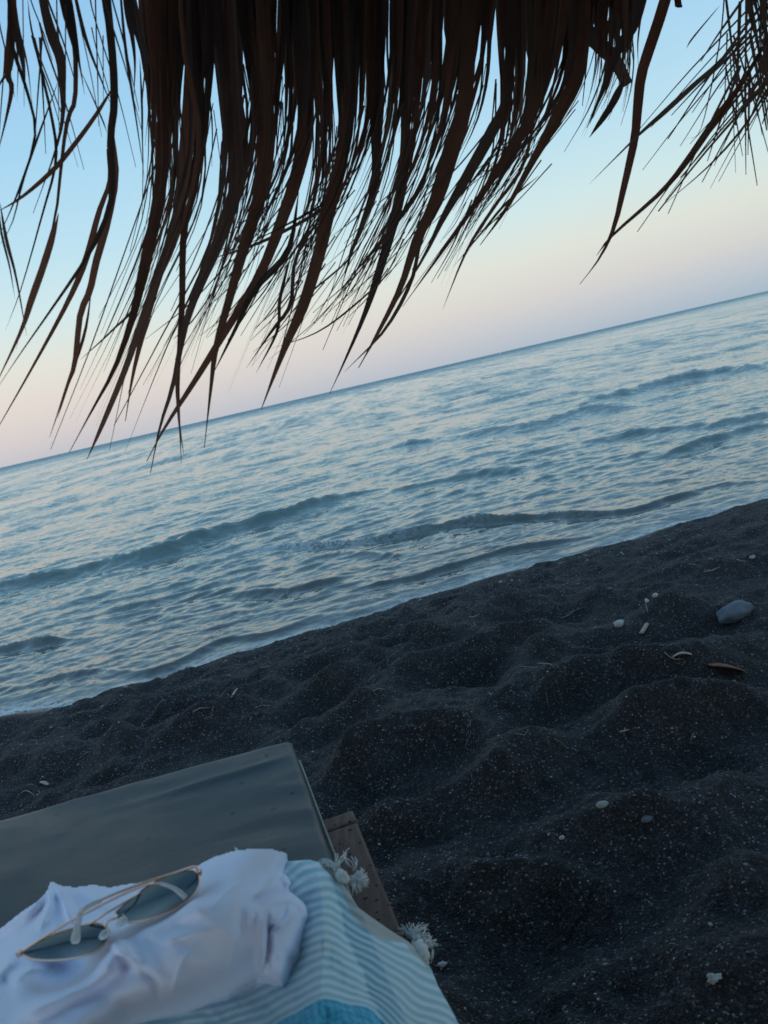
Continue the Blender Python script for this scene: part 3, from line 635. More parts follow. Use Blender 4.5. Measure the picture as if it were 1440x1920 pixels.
# mattress
MAT = Mat('green_grey_vinyl'); v = MAT.coord(); big = MAT.noise(MAT.coord('Object', (1, 2.2, 1), (0, 0, rad(35))), 3.2, 5, .55, .8); 
wv = MAT.n('ShaderNodeTexWave'); wv.wave_type = 'BANDS'; wv.bands_direction = 'X'; wv.inputs['Scale'].default_value = 230; MAT.l(MAT.coord('Object', (1, 1, 1), (0, 0, rad(13))), wv.inputs['Vector'])
wr = MAT.noise(MAT.coord('Object', (1, 3.0, 1), (0, 0, rad(-20))), 6, 4, .5, .7); sp = MAT.voro(v, 36); sc_ = MAT.n('ShaderNodeSeparateColor'); MAT.l(sp.outputs['Color'], sc_.inputs[0])
spk = MAT.math('MULTIPLY', MAT.math('LESS_THAN', sp.outputs['Distance'], .13), MAT.math('GREATER_THAN', sc_.outputs[0], .70))
c = MAT.ramp(big.outputs[0], [(.35, (.019, .030, .033)), (.50, (.024, .037, .041)), (.60, (.046, .063, .067)), (.75, (.030, .044, .048))])
c = MAT.mix(MAT.math('MULTIPLY', wv.outputs[0], .16), c, (.16, .19, .20, 1)); c = MAT.mix(spk, c, (.006, .006, .006, 1))
MAT.set(spec=.28, color=c, rough=MAT.ramp(big.outputs[0], [(.4, (.30, .30, .30)), (.62, (.55, .55, .55))]), normal=MAT.bump(wv.outputs[0], .0004, .5, MAT.bump(wr.outputs[0], .005, .3))); MAT = MAT.m
mroot = empty('mattress', BP(.33, .9, ZM-.07), 'dark green-grey vinyl sunbed mattress with square corner, specked with sand', 'mattress')
na, nb = 150, 300; TH = .068
ua = np.linspace(0, .66, na); ub = np.linspace(0, 1.98, nb); A, B = np.meshgrid(ua, ub, indexing='ij')
edge = np.minimum(np.minimum(A, .66-A), np.minimum(B, 1.98-B)); rr_ = .010
drop = np.where(edge < rr_, rr_-np.sqrt(np.maximum(rr_**2-(rr_-edge)**2, 0)), 0)*.8
corner = np.exp(-((A/.05)**2+(B/.05)**2))
Zm = ZM-drop-.002*corner+.0022*fbm(A*5, B*4, 3, 44)*sstep(0, .1, edge)-.004*np.exp(-((A-.33)/.3)**2)*sstep(.1, .5, B)
Zm += .0028*np.exp(-(((B-.06-.05*A)+.01*noise(A*9, B*9, 3))/.008)**2)*sstep(.0, .05, A)*sstep(.35, .1, A)
Zm += .002*(1-np.abs(noise(A*6+B*2, B*14, 47))*2)*sstep(.25, .02, np.minimum(A, B))
Pm = c_fr+dirA*A[..., None]+dirB*B[..., None]; Vt = np.concatenate([Pm, Zm[..., None]], -1)
V = list(Vt.reshape(-1, 3)); Fc = [tuple(f) for f in grid_faces(na, nb)]
ring = [(i, 0) for i in range(na)]+[(na-1, j) for j in range(1, nb)]+[(i, nb-1) for i in range(na-2, -1, -1)]+[(0, j) for j in range(nb-2, 0, -1)]
prev = [i*nb+j for i, j in ring]; cen = Vt.reshape(-1, 3).mean(0)
for k_ in range(1, 6):
    cur = []
    for (i, j), _p in zip(ring, prev):
        p = Vt[i, j].copy(); t_ = k_/5; p[2] = ZM-.014-(TH-.014)*t_+.0015*math.sin(i*.35+j*.23)
        nn = p-cen; nn[2] = 0; nn /= np.linalg.norm(nn); p += nn*(.013*t_**.6+.0012*math.sin(i*.5+j*.31)); cur.append(len(V)); V.append(p)
    for q_ in range(len(ring)): r2 = (q_+1) % len(ring); Fc.append((prev[q_], prev[r2], cur[r2], cur[q_]))
    prev = cur
Fc.append(tuple(prev))
under(py_mesh('cover', V, Fc, MAT), mroot)
pp = []
for (i, j) in ring[::4]: p = Vt[i, j].copy(); nn = p-cen; nn[2] = 0; nn /= np.linalg.norm(nn); p += nn*.0135; p[2] = ZM-TH+.022+.0015*math.sin(i*.2+j*.17); pp.append(p)
Bag().tube(pp, .0022, 6, True).make('piping', plain('pale_piping', (.26, .27, .24), .6), mroot)

# ================================================================== CLOTHS, built as draped sheets
def sheet(name, poly, step, height, floor_dz, mat, root=None, attrs=None, inset=.006, far_skirt=True):
    poly = np.asarray(poly, float); poly = np.vstack([smooth_line(np.vstack([poly[i], poly[(i+1) % len(poly)]]), 2)[:1] for i in range(len(poly))])
    xs_ = np.arange(poly[:, 0].min()-step, poly[:, 0].max()+step*2, step); ys_ = np.arange(poly[:, 1].min()-step, poly[:, 1].max()+step*2, step)
    X, Y = np.meshgrid(xs_, ys_, indexing='ij'); ins = inside(X, Y, poly); d, t, _, nx, ny = polydist(X, Y, poly, True)
    sd = np.where(ins, d, -d); keep = sd > -step*.5; snap = keep & (sd < step*.5); X = np.where(snap, nx, X); Y = np.where(snap, ny, Y)
    Fc = grid_faces(*X.shape); k = keep.ravel(); Fc = Fc[k[Fc].all(1)]; used = np.unique(Fc); rm = np.full(X.size, -1); rm[used] = np.arange(len(used)); Fc = rm[Fc]
    x = X.ravel()[used]; y = Y.ravel()[used]; dz = height(x, y, np.maximum(sd.ravel()[used], 0)); P = at(x, y, dz)
    # winding: the picture's y runs down, so flip for outward normals
    from collections import Counter
    e = Counter(); 
    for f in Fc:
        for a_, b_ in zip(f, np.roll(f, -1)): e[(int(a_), int(b_))] += 1
    bnd = [(a_, b_) for (a_, b_) in e if (b_, a_) not in e]
    bi = np.array(sorted({i for ed in bnd for i in ed})); bd, _, _, bx, by = polydist(x[bi], y[bi], poly, True); okb = bd < step*1.6
    x[bi] = np.where(okb, bx, x[bi]); y[bi] = np.where(okb, by, y[bi]); sdv = np.maximum(sd.ravel()[used], 0); sdv[bi] = 0; P = at(x, y, height(x, y, sdv))
    V = list(P); low = {}; cen = P.mean(0)
    for a_, b_ in bnd:
        for i in (a_, b_):
            if i not in low:
                p = P[i].copy(); fz = CAM_Z-(floor_dz(x[i], y[i]) if callable(floor_dz) else floor_dz); v_ = cen-p; v_[2] = 0; v_ /= np.linalg.norm(v_)+1e-9
                p += v_*inset; p[2] = min(fz, p[2]-.002); low[i] = len(V); V.append(p)
    quads = [(b_, a_, low[a_], low[b_]) for a_, b_ in bnd]
    o = py_mesh(name, V, [tuple(int(i) for i in f) for f in Fc]+quads, mat)
    idx = np.concatenate([np.arange(len(P)), np.array(list(low.keys()), int)]) if low else np.arange(len(P))
    if attrs:
        for nm, fn in attrs.items(): set_attr(o.data, nm, fn(x, y)[idx])
    if root: under(o, root)
    return o
def ridge(x, y, pts, amp, sig, sharp=False, taper=True):
    d, t, sd, _, _ = polydist(x, y, smooth_line(pts, max(8, len(pts)*6))); w_ = np.clip(np.minimum(t, 1-t)*4, 0, 1) if taper else 1.
    return amp*w_*(np.exp(-d/sig*1.2) if sharp else np.exp(-(d/sig)**2))

# ---- towel
tw_z = tps([(370, 1628), (470, 1620), (560, 1613), (600, 1618), (420, 1700), (520, 1700), (560, 1800), (575, 1700), (602, 1660), (606, 1760), (602, 1860), (596, 1940),
            (640, 1655), (665, 1690), (700, 1735), (760, 1770), (800, 1815), (830, 1870), (868, 1930), (650, 1750), (680, 1850), (720, 1920), (500, 1880), (350, 1900), (450, 1950), (700, 1800), (760, 1880), (300, 1800), (280, 2000), (880, 2000), (600, 2000)],
           np.array([.488, .487, .484, .482, .487, .485, .482, .478, .470, .463, .458, .456,
                     .500, .520, .545, .560, .570, .585, .60, .490, .486, .492, .480, .484, .478, .510, .520, .486, .478, .61, .455]))
def towel_dz(x, y, sd):
    z = tw_z(x, y)
    z -= ridge(x, y, [(600, 1622), (606, 1700), (604, 1800), (598, 1900), (594, 1990)], .007, 9)
    z += ridge(x, y, [(655, 1690), (700, 1780), (760, 1850), (800, 1930)], .007, 12) - ridge(x, y, [(640, 1665), (680, 1730), (745, 1800), (800, 1880), (830, 1960)], .005, 12)
    z += .0045*noise(x/45, y/60, 7)+.0016*noise(x/17, y/20, 9)
    z -= ridge(x, y, [(700, 1738), (720, 1790), (735, 1830)], .004, 9)+ridge(x, y, [(760, 1775), (775, 1830), (800, 1880)], .004, 9)
    z += ridge(x, y, [(560, 1670), (550, 1780), (520, 1900)], .006, 26)
    P = at(x, y, z); a_ = -((P[:, 0]-c_fr[0])*.9744+(P[:, 1]-c_fr[1])*.2249)
    return np.minimum(z, .489+np.maximum(0, -a_-.012)*1.6)
stripe_v = tps([(600, 1640), (560, 1662), (520, 1685), (600, 1720), (555, 1745), (500, 1775), (600, 1800), (550, 1822), (500, 1850), (600, 1880), (550, 1905), (500, 1930), (400, 1960), (600, 1950),
                (640, 1652), (655, 1695), (690, 1745), (650, 1745), (700, 1785), (745, 1830), (650, 1812), (700, 1850), (760, 1900), (650, 1883), (690, 1893), (720, 1920), (800, 1930), (700, 1960), (850, 1990), (640, 1990)],
               np.array([1640, 1640, 1640, 1720, 1720, 1720, 1800, 1800, 1800, 1880, 1880, 1880, 1880, 1950,
                         1640, 1668, 1690, 1725, 1735, 1760, 1800, 1805, 1812, 1880, 1880, 1880, 1825, 1910, 1840, 1975.]))
TW = Mat('striped_cotton'); sa = TW.n('ShaderNodeAttribute'); sa.attribute_name = 'stripe'; hm = TW.n('ShaderNodeAttribute'); hm.attribute_name = 'hem'
ph = TW.math('MULTIPLY', TW.math('SUBTRACT', sa.outputs['Fac'], 1600.0), 2*math.pi/17)
st = TW.ramp(TW.math('ADD', TW.math('MULTIPLY', TW.math('SINE', ph), .5), .5), [(.15, (.40, .66, .72)), (.55, (.60, .79, .82)), (.9, (.80, .88, .90))])
weave = TW.voro(TW.coord('Object', (1, 1, 1)), 420); fz = TW.noise(TW.coord(), 260, 4, .7)
ck = TW.n('ShaderNodeTexChecker'); ck.inputs['Scale'].default_value = 240; TW.l(TW.coord('Object', (1, 1, .3), (0, 0, rad(30))), ck.inputs['Vector'])
bl = TW.mix(TW.math('MULTIPLY', ck.outputs['Fac'], .7), (.04, .42, .62, 1), (.15, .60, .76, 1))
bm_ = TW.ramp(TW.math('DIVIDE', TW.math('SUBTRACT', sa.outputs['Fac'], 1871.0), 10.0, True), [(.3, (0, 0, 0)), (.7, (1, 1, 1))])
c = TW.mix(bm_, st, bl); c = TW.mix(hm.outputs['Fac'], c, (.52, .50, .45, 1)); c = TW.mix(TW.math('MULTIPLY', fz.outputs[0], .35), c, TW.mix(1., c, (.72, .75, .78, 1), 'MULTIPLY'))
TW.set(color=c, rough=.95, sheen=.25, normal=TW.bump(TW.math('SINE', ph), .0008, .6, TW.bump(fz.outputs[0], .0015, .6))); TW = TW.m
troot = empty('beach_towel', at(600, 1800, .5), 'pale blue and white wavy-striped cotton towel hanging over the sunbed edge with knotted tassels', 'towel')
TPOLY = [(300, 1660), (370, 1630), (470, 1622), (540, 1615), (580, 1612), (605, 1618), (640, 1652), (655, 1675), (672, 1702), (700, 1722), (733, 1745), (765, 1765), (790, 1790), (808, 1815), (822, 1850), (845, 1890), (870, 1940), (895, 2010), (880, 2060), (250, 2060), (180, 1960), (230, 1800)]
hemline = [(605, 1618), (640, 1652), (655, 1675), (672, 1702), (700, 1722), (733, 1745), (765, 1765), (790, 1790), (808, 1815)]
def hem_f(x, y):
    d, t, *_ = polydist(x, y, hemline); wd = np.interp(t, [0, .15, .35, .5, .66, .75, .85, 1], [4, 8, 16, 26, 18, 5, 9, 4]); return sstep(1.25, .85, d/wd)
sheet('towel_cloth', TPOLY, 3.2, towel_dz, lambda x, y: float(np.interp(x, [590, 700, 860], [.495, .60, .72])), TW, troot, {'stripe': lambda x, y: stripe_v(x, y)+5*noise(x/45, y/110, 66)+.8*noise(x/16, y/50, 67), 'hem': hem_f}, inset=.002)
TH_M = plain('tassel_cotton', (.70, .69, .66), .95, .0004, 300, .12)
def tassel(cx, cy, dz, dirs, seed, knot_r=.009):
    q = random.Random(seed); b = Bag(); c0 = at(cx, cy, dz)
    for dx, dy, n, spread, ln, curl in dirs:
        for k in range(n):
            if k % 7 == 0: ga_ = math.atan2(dy, dx)+q.gauss(0, spread); gc = curl*q.uniform(.2, 2.0)+q.uniform(-2.4, 2.4); gx, gy, gl = q.uniform(-8, 8), q.uniform(-8, 8), q.uniform(.6, 1.1); gz = q.uniform(-.006, .004)
            L_ = ln*gl*q.uniform(.85, 1.1); a_ = ga_+q.gauss(0, .10); pts = []
            x, y = cx+gx+q.uniform(-1.5, 1.5), cy+gy+q.uniform(-1.5, 1.5); wv_ = q.uniform(0, 6)
            for s in range(10):
                u_ = s/9; pts.append(at(x, y, dz-.007*math.sin(u_*2.6)*q.uniform(.8, 1)+.006*u_*u_+gz)); x += math.cos(a_)*L_/9; y += math.sin(a_)*L_/9; a_ += gc/9+.28*math.sin(s*1.7+wv_)+q.uniform(-.18, .18)
            b.tube(pts, np.linspace(.00055, .0004, 10), 4)
    o = b.make('tassel', TH_M, troot)
    return o
def knot(px0, py0, px1, py1, dz, r):
    P = np.array([at(px0+(px1-px0)*t, py0+(py1-py0)*t, dz-.006*math.sin(t*3.1)) for t in np.linspace(0, 1, 14)])
    b = Bag(); n = 14
    for s in range(3):
        off = []; T = P[-1]-P[0]; T /= np.linalg.norm(T); u = np.cross(T, [0, 0, 1]); u /= np.linalg.norm(u); v_ = np.cross(T, u)
        for i in range(n): th = i/n*7+s*2.09; off.append(P[i]+(u*math.cos(th)+v_*math.sin(th))*r*.55)
        b.tube(off, np.array([r*(.45+.45*math.sin(math.pi*(i+.5)/n)) for i in range(n)]), 7)
    b.make('tassel_knot', TH_M, troot)
knot(632, 1636, 650, 1650, .492, .0045)
tassel(660, 1650, .502, [(1, -.1, 130, .14, 26, .9), (1, .45, 120, .16, 26, -.6)], 1)
tassel(622, 1632, .487, [(-.02, -1, 24, .04, 44, -2.6), (-.04, -1, 8, .06, 62, -2.6)], 2)
tassel(655, 1632, .505, [(-.8, -.75, 4, .05, 52, .3), (.55, -1, 4, .08, 32, -.2)], 3)
knot(794, 1806, 783, 1768, .565, .0065)
tassel(780, 1764, .565, [(-.5, -1, 70, .10, 34, .9)], 4)
tassel(790, 1766, .566, [(.85, -.1, 110, .14, 26, 1.3)], 6)
tassel(806, 1770, .570, [(.3, 1, 3, .06, 44, -.5)], 5)
tassel(445, 1605, .43, [(-.3, -1, 4, .3, 16, 2.8), (.8, -1, 3, .3, 12, 1)], 6)

# ---- shirt
SH = Mat('white_cotton_jersey'); v = SH.coord(); fn = SH.noise(v, 700, 3, .6); lf = SH.noise(v, 18, 4, .6, .6)
SH.set(color=(.83, .85, 1.0), rough=.95, sheen=.3, sss=0, normal=SH.bump(fn.outputs[0], .0005, .4, SH.bump(lf.outputs[0], .006, .35))); SH = SH.m
SPOLY = [(-60, 1775), (-25, 1758), (0, 1738), (40, 1706), (72, 1685), (86, 1668), (91, 1652), (100, 1649), (112, 1657), (140, 1661), (175, 1656), (205, 1661), (240, 1655), (300, 1648), (345, 1634), (370, 1620), (400, 1604), (440, 1592), (475, 1589), (510, 1589), (539, 1597),
         (533, 1615), (526, 1632), (540, 1640), (549, 1656), (545, 1668), (560, 1680), (575, 1694), (582, 1716), (577, 1738), (568, 1765), (561, 1788), (550, 1800), (543, 1822), (532, 1849), (512, 1845), (484, 1836), (455, 1853), (430, 1869), (395, 1881), (350, 1897), (300, 1910), (250, 1922), (200, 1960), (120, 2010), (-60, 2030)]
NEAR = SPOLY[20:]
def shirt_dz(x, y, sd):
    d, t, *_ = polydist(x, y, NEAR); dn = d
    H = tps([(-60, 1780), (0, 1745), (95, 1652), (180, 1660), (300, 1652), (370, 1620), (470, 1592), (535, 1600), (60, 1770), (120, 1820), (200, 1760), (290, 1730), (350, 1680), (430, 1660), (470, 1720), (300, 1800), (380, 1780), (150, 1900), (60, 1860), (520, 1760), (250, 1860), (420, 1840), (-60, 1900), (0, 2000)],
            np.array([.03, .04, .062, .050, .056, .070, .080, .060, .085, .074, .100, .105, .105, .108, .100, .112, .105, .11, .095, .06, .11, .085, .09, .12]))(x, y)
    T = .002+H*(1-np.exp(-(dn/30)**1.15))
    r = ridge
    T += r(x, y, [(96, 1652), (70, 1690), (20, 1735), (-30, 1770)], .010, 9)+r(x, y, [(98, 1655), (92, 1700), (70, 1750)], .007, 7)+r(x, y, [(104, 1656), (122, 1700), (138, 1735)], .008, 7)+r(x, y, [(150, 1662), (180, 1690), (215, 1705)], .006, 9)
    T -= r(x, y, [(97, 1675), (55, 1735), (20, 1775)], .004, 10)+r(x, y, [(112, 1675), (112, 1730)], .003, 8)+r(x, y, [(130, 1672), (165, 1725)], .003, 9)
    T -= r(x, y, [(60, 1812), (120, 1822), (175, 1812)], .006, 24)+r(x, y, [(20, 1830), (10, 1880)], .004, 14)
    T += r(x, y, [(20, 1925), (70, 1892), (130, 1862), (180, 1830), (225, 1785), (250, 1762)], .018, 15)
    T += r(x, y, [(-20, 1850), (10, 1812), (35, 1795)], .010, 10)
    T += r(x, y, [(200, 1760), (232, 1788), (262, 1808)], .006, 6)+r(x, y, [(240, 1765), (300, 1735), (360, 1705), (420, 1690)], .006, 14)
    T -= r(x, y, [(262, 1815), (290, 1845), (296, 1880)], .005, 8)+r(x, y, [(215, 1790), (245, 1820)], .005, 8)
    T -= r(x, y, [(470, 1622), (452, 1690), (455, 1780)], .006, 14)
    # right side: the sleeve tucked round a deep crease
    T -= r(x, y, [(484, 1688), (498, 1683), (514, 1679), (528, 1676)], .016, 6.5, taper=False)
    T += r(x, y, [(539, 1599), (515, 1630), (496, 1660), (478, 1686)], .011, 8)+r(x, y, [(478, 1690), (490, 1720), (492, 1770), (484, 1830)], .012, 7)
    T -= r(x, y, [(500, 1700), (503, 1760), (498, 1825)], .020, 7)
    T += r(x, y, [(500, 1692), (540, 1684), (566, 1700), (576, 1730)], .012, 8)-r(x, y, [(538, 1692), (532, 1716), (510, 1738), (495, 1744)], .011, 6)+r(x, y, [(548, 1698), (540, 1722), (516, 1748)], .006, 6)
    T -= r(x, y, [(520, 1640), (526, 1655), (536, 1668)], .010, 5)-r(x, y, [(528, 1640), (538, 1652), (542, 1664)], .006, 4)+r(x, y, [(506, 1650), (520, 1662)], .007, 4)
    T += r(x, y, [(495, 1788), (525, 1792), (556, 1790)], .0022, 2.5)+r(x, y, [(520, 1760), (524, 1800), (520, 1840)], .004, 9)
    wx = x+14*noise(x/60, y/60, 33); wy = y+14*noise(x/60, y/60, 34)
    T += .0030*noise((wx+.7*wy)/110, (wy-.6*wx)/50, 41)*(1-np.exp(-sd/25))
    for pts_, am_, sg_ in [([(262, 1812), (246, 1788), (222, 1764)], .004, 5), ([(330, 1850), (346, 1800), (372, 1765)], .003, 6), ([(395, 1705), (425, 1672), (462, 1650)], .004, 6), ([(120, 1872), (180, 1842), (232, 1800)], .005, 6),
                           ([(420, 1840), (440, 1790), (446, 1730)], .003, 6), ([(300, 1775), (350, 1752), (410, 1742)], .003, 5), ([(40, 1730), (75, 1700), (94, 1668)], .004, 5), ([(20, 1850), (50, 1822), (90, 1815)], .004, 6), ([(170, 1690), (200, 1680), (240, 1684)], .003, 5),
                           ([(380, 1640), (400, 1625), (450, 1612)], .003, 6), ([(300, 1890), (330, 1850), (340, 1820)], .003, 7)]:
        T += r(wx*.3+x*.7, wy*.3+y*.7, pts_, am_, sg_, True)
    T = np.maximum(T, .002)
    return .486-T
shirt = sheet('white_shirt', SPOLY, 2.6, shirt_dz, .497, SH, None, inset=.004)
tag(shirt, 'crumpled white cotton shirt bundled on the mattress under the sunglasses', 'shirt')
def relax(o, it, fac=.5):
    bm = bmesh.new(); bm.from_mesh(o.data)
    vs = [v_ for v_ in bm.verts]
    for _ in range(it): bmesh.ops.smooth_vert(bm, verts=vs, factor=fac, use_axis_x=True, use_axis_y=True, use_axis_z=True)
    bm.to_mesh(o.data); bm.free()
relax(shirt, 1)

# ================================================================== SUNGLASSES
GOLD = Mat('rose_gold_wire'); GOLD.set(color=(.72, .50, .40), metal=.85, rough=.28); GOLD = GOLD.m
CLEAR = Mat('clear_silicone'); CLEAR.set(color=(.80, .84, .86), rough=.25, trans=.55, ior=1.4); CLEAR = CLEAR.m
LENS = Mat('gradient_lens'); ga = LENS.n('ShaderNodeAttribute'); ga.attribute_name = 'shade'
tint = LENS.ramp(ga.outputs['Fac'], [(0, (.008, .018, .024)), (.5, (.035, .062, .070)), (.8, (.30, .36, .32)), (1, (.52, .55, .46))])
tb = LENS.n('ShaderNodeBsdfTransparent'); LENS.l(tint, tb.inputs[0]); gl = LENS.n('ShaderNodeBsdfGlossy'); gl.inputs['Roughness'].default_value = .03; gl.inputs[0].default_value = (.38, .47, .52, 1)
df = LENS.n('ShaderNodeBsdfDiffuse'); LENS.l(LENS.mix(1., tint, (.5, .5, .5, 1), 'MULTIPLY'), df.inputs[0])
m1 = LENS.n('ShaderNodeMixShader'); m1.inputs[0].default_value = .16; LENS.l(tb.outputs[0], m1.inputs[1]); LENS.l(df.outputs[0], m1.inputs[2])
m2 = LENS.n('ShaderNodeMixShader'); fr = LENS.n('ShaderNodeFresnel'); fr.inputs[0].default_value = 1.55; LENS.l(fr.outputs[0], m2.inputs[0]); LENS.l(m1.outputs[0], m2.inputs[1]); LENS.l(gl.outputs[0], m2.inputs[2]); LENS.l(m2.outputs[0], LENS.out.inputs[0]); LENS = LENS.m
sg = empty('sunglasses', at(200, 1720, .372), 'thin rose gold wire sunglasses with teal gradient lenses resting on the white shirt', 'sunglasses')
def GP(px, py, lift=0.):        # the plane the front of the glasses lies in
    u = (px-40)/335; dz = .378-.010*u-lift; return at(px, py, dz)
LL = [(38, 1786), (66, 1768), (105, 1750), (145, 1737), (180, 1731), (198, 1736), (205, 1752), (196, 1772), (172, 1788), (138, 1797), (95, 1801), (58, 1798)]
LR = [(215, 1712), (238, 1692), (268, 1668), (300, 1648), (336, 1634), (362, 1631), (374, 1643), (373, 1662), (356, 1686), (322, 1708), (285, 1722), (250, 1729), (226, 1726)]
for P in (LL, LR):
    C = smooth_line(P+[P[0]], 60)[:-1]; c0 = C.mean(0); b = Bag()
    rim3 = [GP(x, y) for x, y in C]; b.tube(rim3, .00085, 7, True); b.make('rim', GOLD, sg)
    V = []; sh = []; n = len(C)
    for k in range(1, 9):
        for x, y in C:
            t_ = k/8; xx = c0[0]+(x-c0[0])*t_; yy = c0[1]+(y-c0[1])*t_; V.append(GP(xx, yy, .0035*(1-t_*t_))); sh.append((yy-np.interp(xx, [C[:, 0].min(), C[:, 0].max()], [C[np.argmin(C[:, 0]), 1], C[np.argmax(C[:, 0]), 1]])))
    V.append(GP(c0[0], c0[1], .0035)); sh.append(0.)
    Fc = [(a_*n+i, a_*n+(i+1) % n, (a_+1)*n+(i+1) % n, (a_+1)*n+i) for a_ in range(7) for i in range(n)]+[(8*n, (i+1) % n, i) for i in range(n)]
    sh = np.array(sh); sh = (sh-sh.min())/(sh.max()-sh.min())
    o = py_mesh('lens', V, Fc, LENS); set_attr(o.data, 'shade', sh); under(o, sg)
def wire(name, pts, r=.0009, mat=GOLD, m=30):
    p = smooth_line(np.array([list(GP(x, y, l)) for x, y, l in pts]), m); return Bag().tube(p, r, 7).make(name, mat, sg)
wire('bridge', [(197, 1738, .001), (203, 1727, .004), (216, 1722, .004), (222, 1718, .001)])
wire('brow_bar', [(168, 1733, .001), (200, 1712, .006), (240, 1688, .005), (262, 1674, .001)])
wire('temple', [(36, 1788, .001), (70, 1765, .006), (130, 1728, .012), (190, 1697, .016), (250, 1668, .018), (290, 1656, .018), (318, 1662, .015), (345, 1680, .010)], .001)
wire('temple', [(372, 1634, .001), (365, 1625, .006), (330, 1636, .014), (280, 1652, .022), (225, 1672, .028), (180, 1692, .030), (158, 1704, .030), (149, 1716, .026)], .001)
tp = Bag(); tpp = smooth_line(np.array([list(GP(x, y, l)) for x, y, l in [(190, 1688, .030), (168, 1698, .031), (153, 1709, .028), (147, 1728, .022), (143, 1750, .014), (141, 1768, .008)]]), 24)
tp.tube(tpp, np.interp(np.linspace(0, 1, 24), [0, .3, .7, .93, 1], [.0014, .0018, .0026, .0040, .0028]), 9); tp.make('temple_tip', CLEAR, sg)
tpp = smooth_line(np.array([list(GP(x, y, l)) for x, y, l in [(300, 1656, .018), (325, 1665, .015), (347, 1682, .010)]]), 12); Bag().tube(tpp, np.linspace(.0013, .0022, 12), 9).make('temple_tip', CLEAR, sg)
for px, py in ((196, 1752), (228, 1728)):
    pc = GP(px, py, .004); u_, v_ = np.meshgrid(np.linspace(0, 2*np.pi, 13), np.linspace(0, np.pi, 8), indexing='ij')
    Vp = np.stack([pc[0]+.0045*np.cos(u_)*np.sin(v_), pc[1]+.006*np.sin(u_)*np.sin(v_), pc[2]+.0022*np.cos(v_)], -1).reshape(-1, 3); under(link_mesh('nose_pad', np_mesh('nose_pad', Vp, grid_faces(13, 8)), CLEAR), sg)
    wire('pad_arm', [(px, py, .004), (px+6, py-8, .006), (px+2, py-14, .002)], .0005, m=8)
for px, py in ((37, 1787), (373, 1636)):
    pc = GP(px, py, .001); V, Fc = box_arrays([pc+np.array(v_)*.0022 for v_ in ((-1, -1, -1), (1, -1, -1), (1, 1, -1), (-1, 1, -1), (-1, -1, 1), (1, -1, 1), (1, 1, 1), (-1, 1, 1))]); o = py_mesh('hinge', V, Fc, GOLD, None, False); bevel(o, .0005); under(o, sg)

# ================================================================== THINGS LYING ON THE SAND
def on_sand(px, py):
    d = rays(np.array(float(px)), np.array(float(py))); t = np.linspace(.5, 9, 3400); P = CAM+d*t[:, None]
    h = sand_height(P[:, 0], P[:, 1]); i = np.argmax(P[:, 2] < h); return P[i]
def stone_mesh(sx, sy, sz, seed, sub=3, rough=.18, flat=1.):
    bm = bmesh.new(); bmesh.ops.create_icosphere(bm, subdivisions=sub, radius=1)
    c_ = np.array([v_.co[:] for v_ in bm.verts]); n_ = 1+rough*noise(c_[:, 0]*1.3+seed, c_[:, 1]*1.3+c_[:, 2], seed)+rough*.4*noise(c_[:, 0]*3+seed, c_[:, 1]*3-c_[:, 2]*2, seed+3)
    for v_, k in zip(bm.verts, n_): v_.co = Vector((v_.co.x*sx*k, v_.co.y*sy*k, v_.co.z*sz*k))
    me = bpy.data.meshes.new('stone'); bm.to_mesh(me); bm.free(); return me
def stone(name, px, py, sx, sy, sz, mat, label, cat, rz=0, sub=3, rough=.18, sink=.35, group=None):
    p = on_sand(px, py); o = link_mesh(name, stone_mesh(sx, sy, sz, len(bpy.data.objects) % 91, sub, rough), mat); o.location = (p[0], p[1], p[2]+sz*(1-2*sink)*.8); o.rotation_euler = (random.uniform(-.1, .1), random.uniform(-.1, .1), rz)
    return tag(o, label, cat, group)
GREY = plain('sea_worn_basalt', (.10, .115, .13), .75, .002, 22, .35); PALE = plain('pale_stone', (.30, .285, .26), .8, .001, 60, .25); SHELLM = plain('bleached_coral', (.42, .40, .37), .8, .001, 90, .2)
STRAW = plain('dry_reed', (.38, .30, .21), .8, .0006, 90, .35); BARK = plain('rusty_leaf', (.20, .078, .045), .7, .0006, 70, .4); TWIG = plain('dead_twig', (.26, .22, .17), .85, .0005, 90, .3)
stone('rock', 1377, 1150, .060, .038, .028, GREY, 'smooth rounded blue-grey rock half buried in the black sand', 'rock', .3, 4, .16, .40)
stone('pale_stone', 1161, 1172, .017, .014, .013, SHELLM, 'small blocky off-white stone beside the broken reed piece', 'stone', .4, 1, .35, .3)
stone('white_pebble', 1229, 1119, .009, .008, .008, SHELLM, 'tiny rounded white pebble just beyond the white shell bit', 'pebble', 0, 2, .2, .15)
stone('shell_fragment', 1214, 1129, .005, .014, .006, SHELLM, 'narrow white shell fragment above the blocky pale stone', 'shell', .1, 2, .2, .1)
stone('flat_pebble', 1130, 1511, .013, .008, .006, PALE, 'flat oval pale grey pebble alone on the dark sand slope', 'pebble', .3, 2, .12, .2)
stone('coral_piece', 1340, 1838, .009, .0065, .005, SHELLM, 'knobbly bleached coral piece at lower right', 'coral', .2, 3, .75, .1)
stone('coral_piece', 828, 1813, .008, .006, .005, SHELLM, 'small bleached coral bit beside the towel edge', 'coral', .5, 3, .7, .1)
stone('white_pebble', 1054, 1573, .006, .004, .004, SHELLM, 'tiny bright white pebble below the flat oval pebble', 'pebble', .3, 2, .2, .1)
stone('grey_pebble', 1213, 1538, .012, .007, .005, GREY, 'dull flat grey pebble right of the flat oval pale one', 'pebble', .3, 2, .2, .2)
stone('pale_pebble', 1411, 1047, .012, .009, .007, PALE, 'pale pebble near the right edge beyond the grey rock', 'pebble', .2, 2, .2, .1)
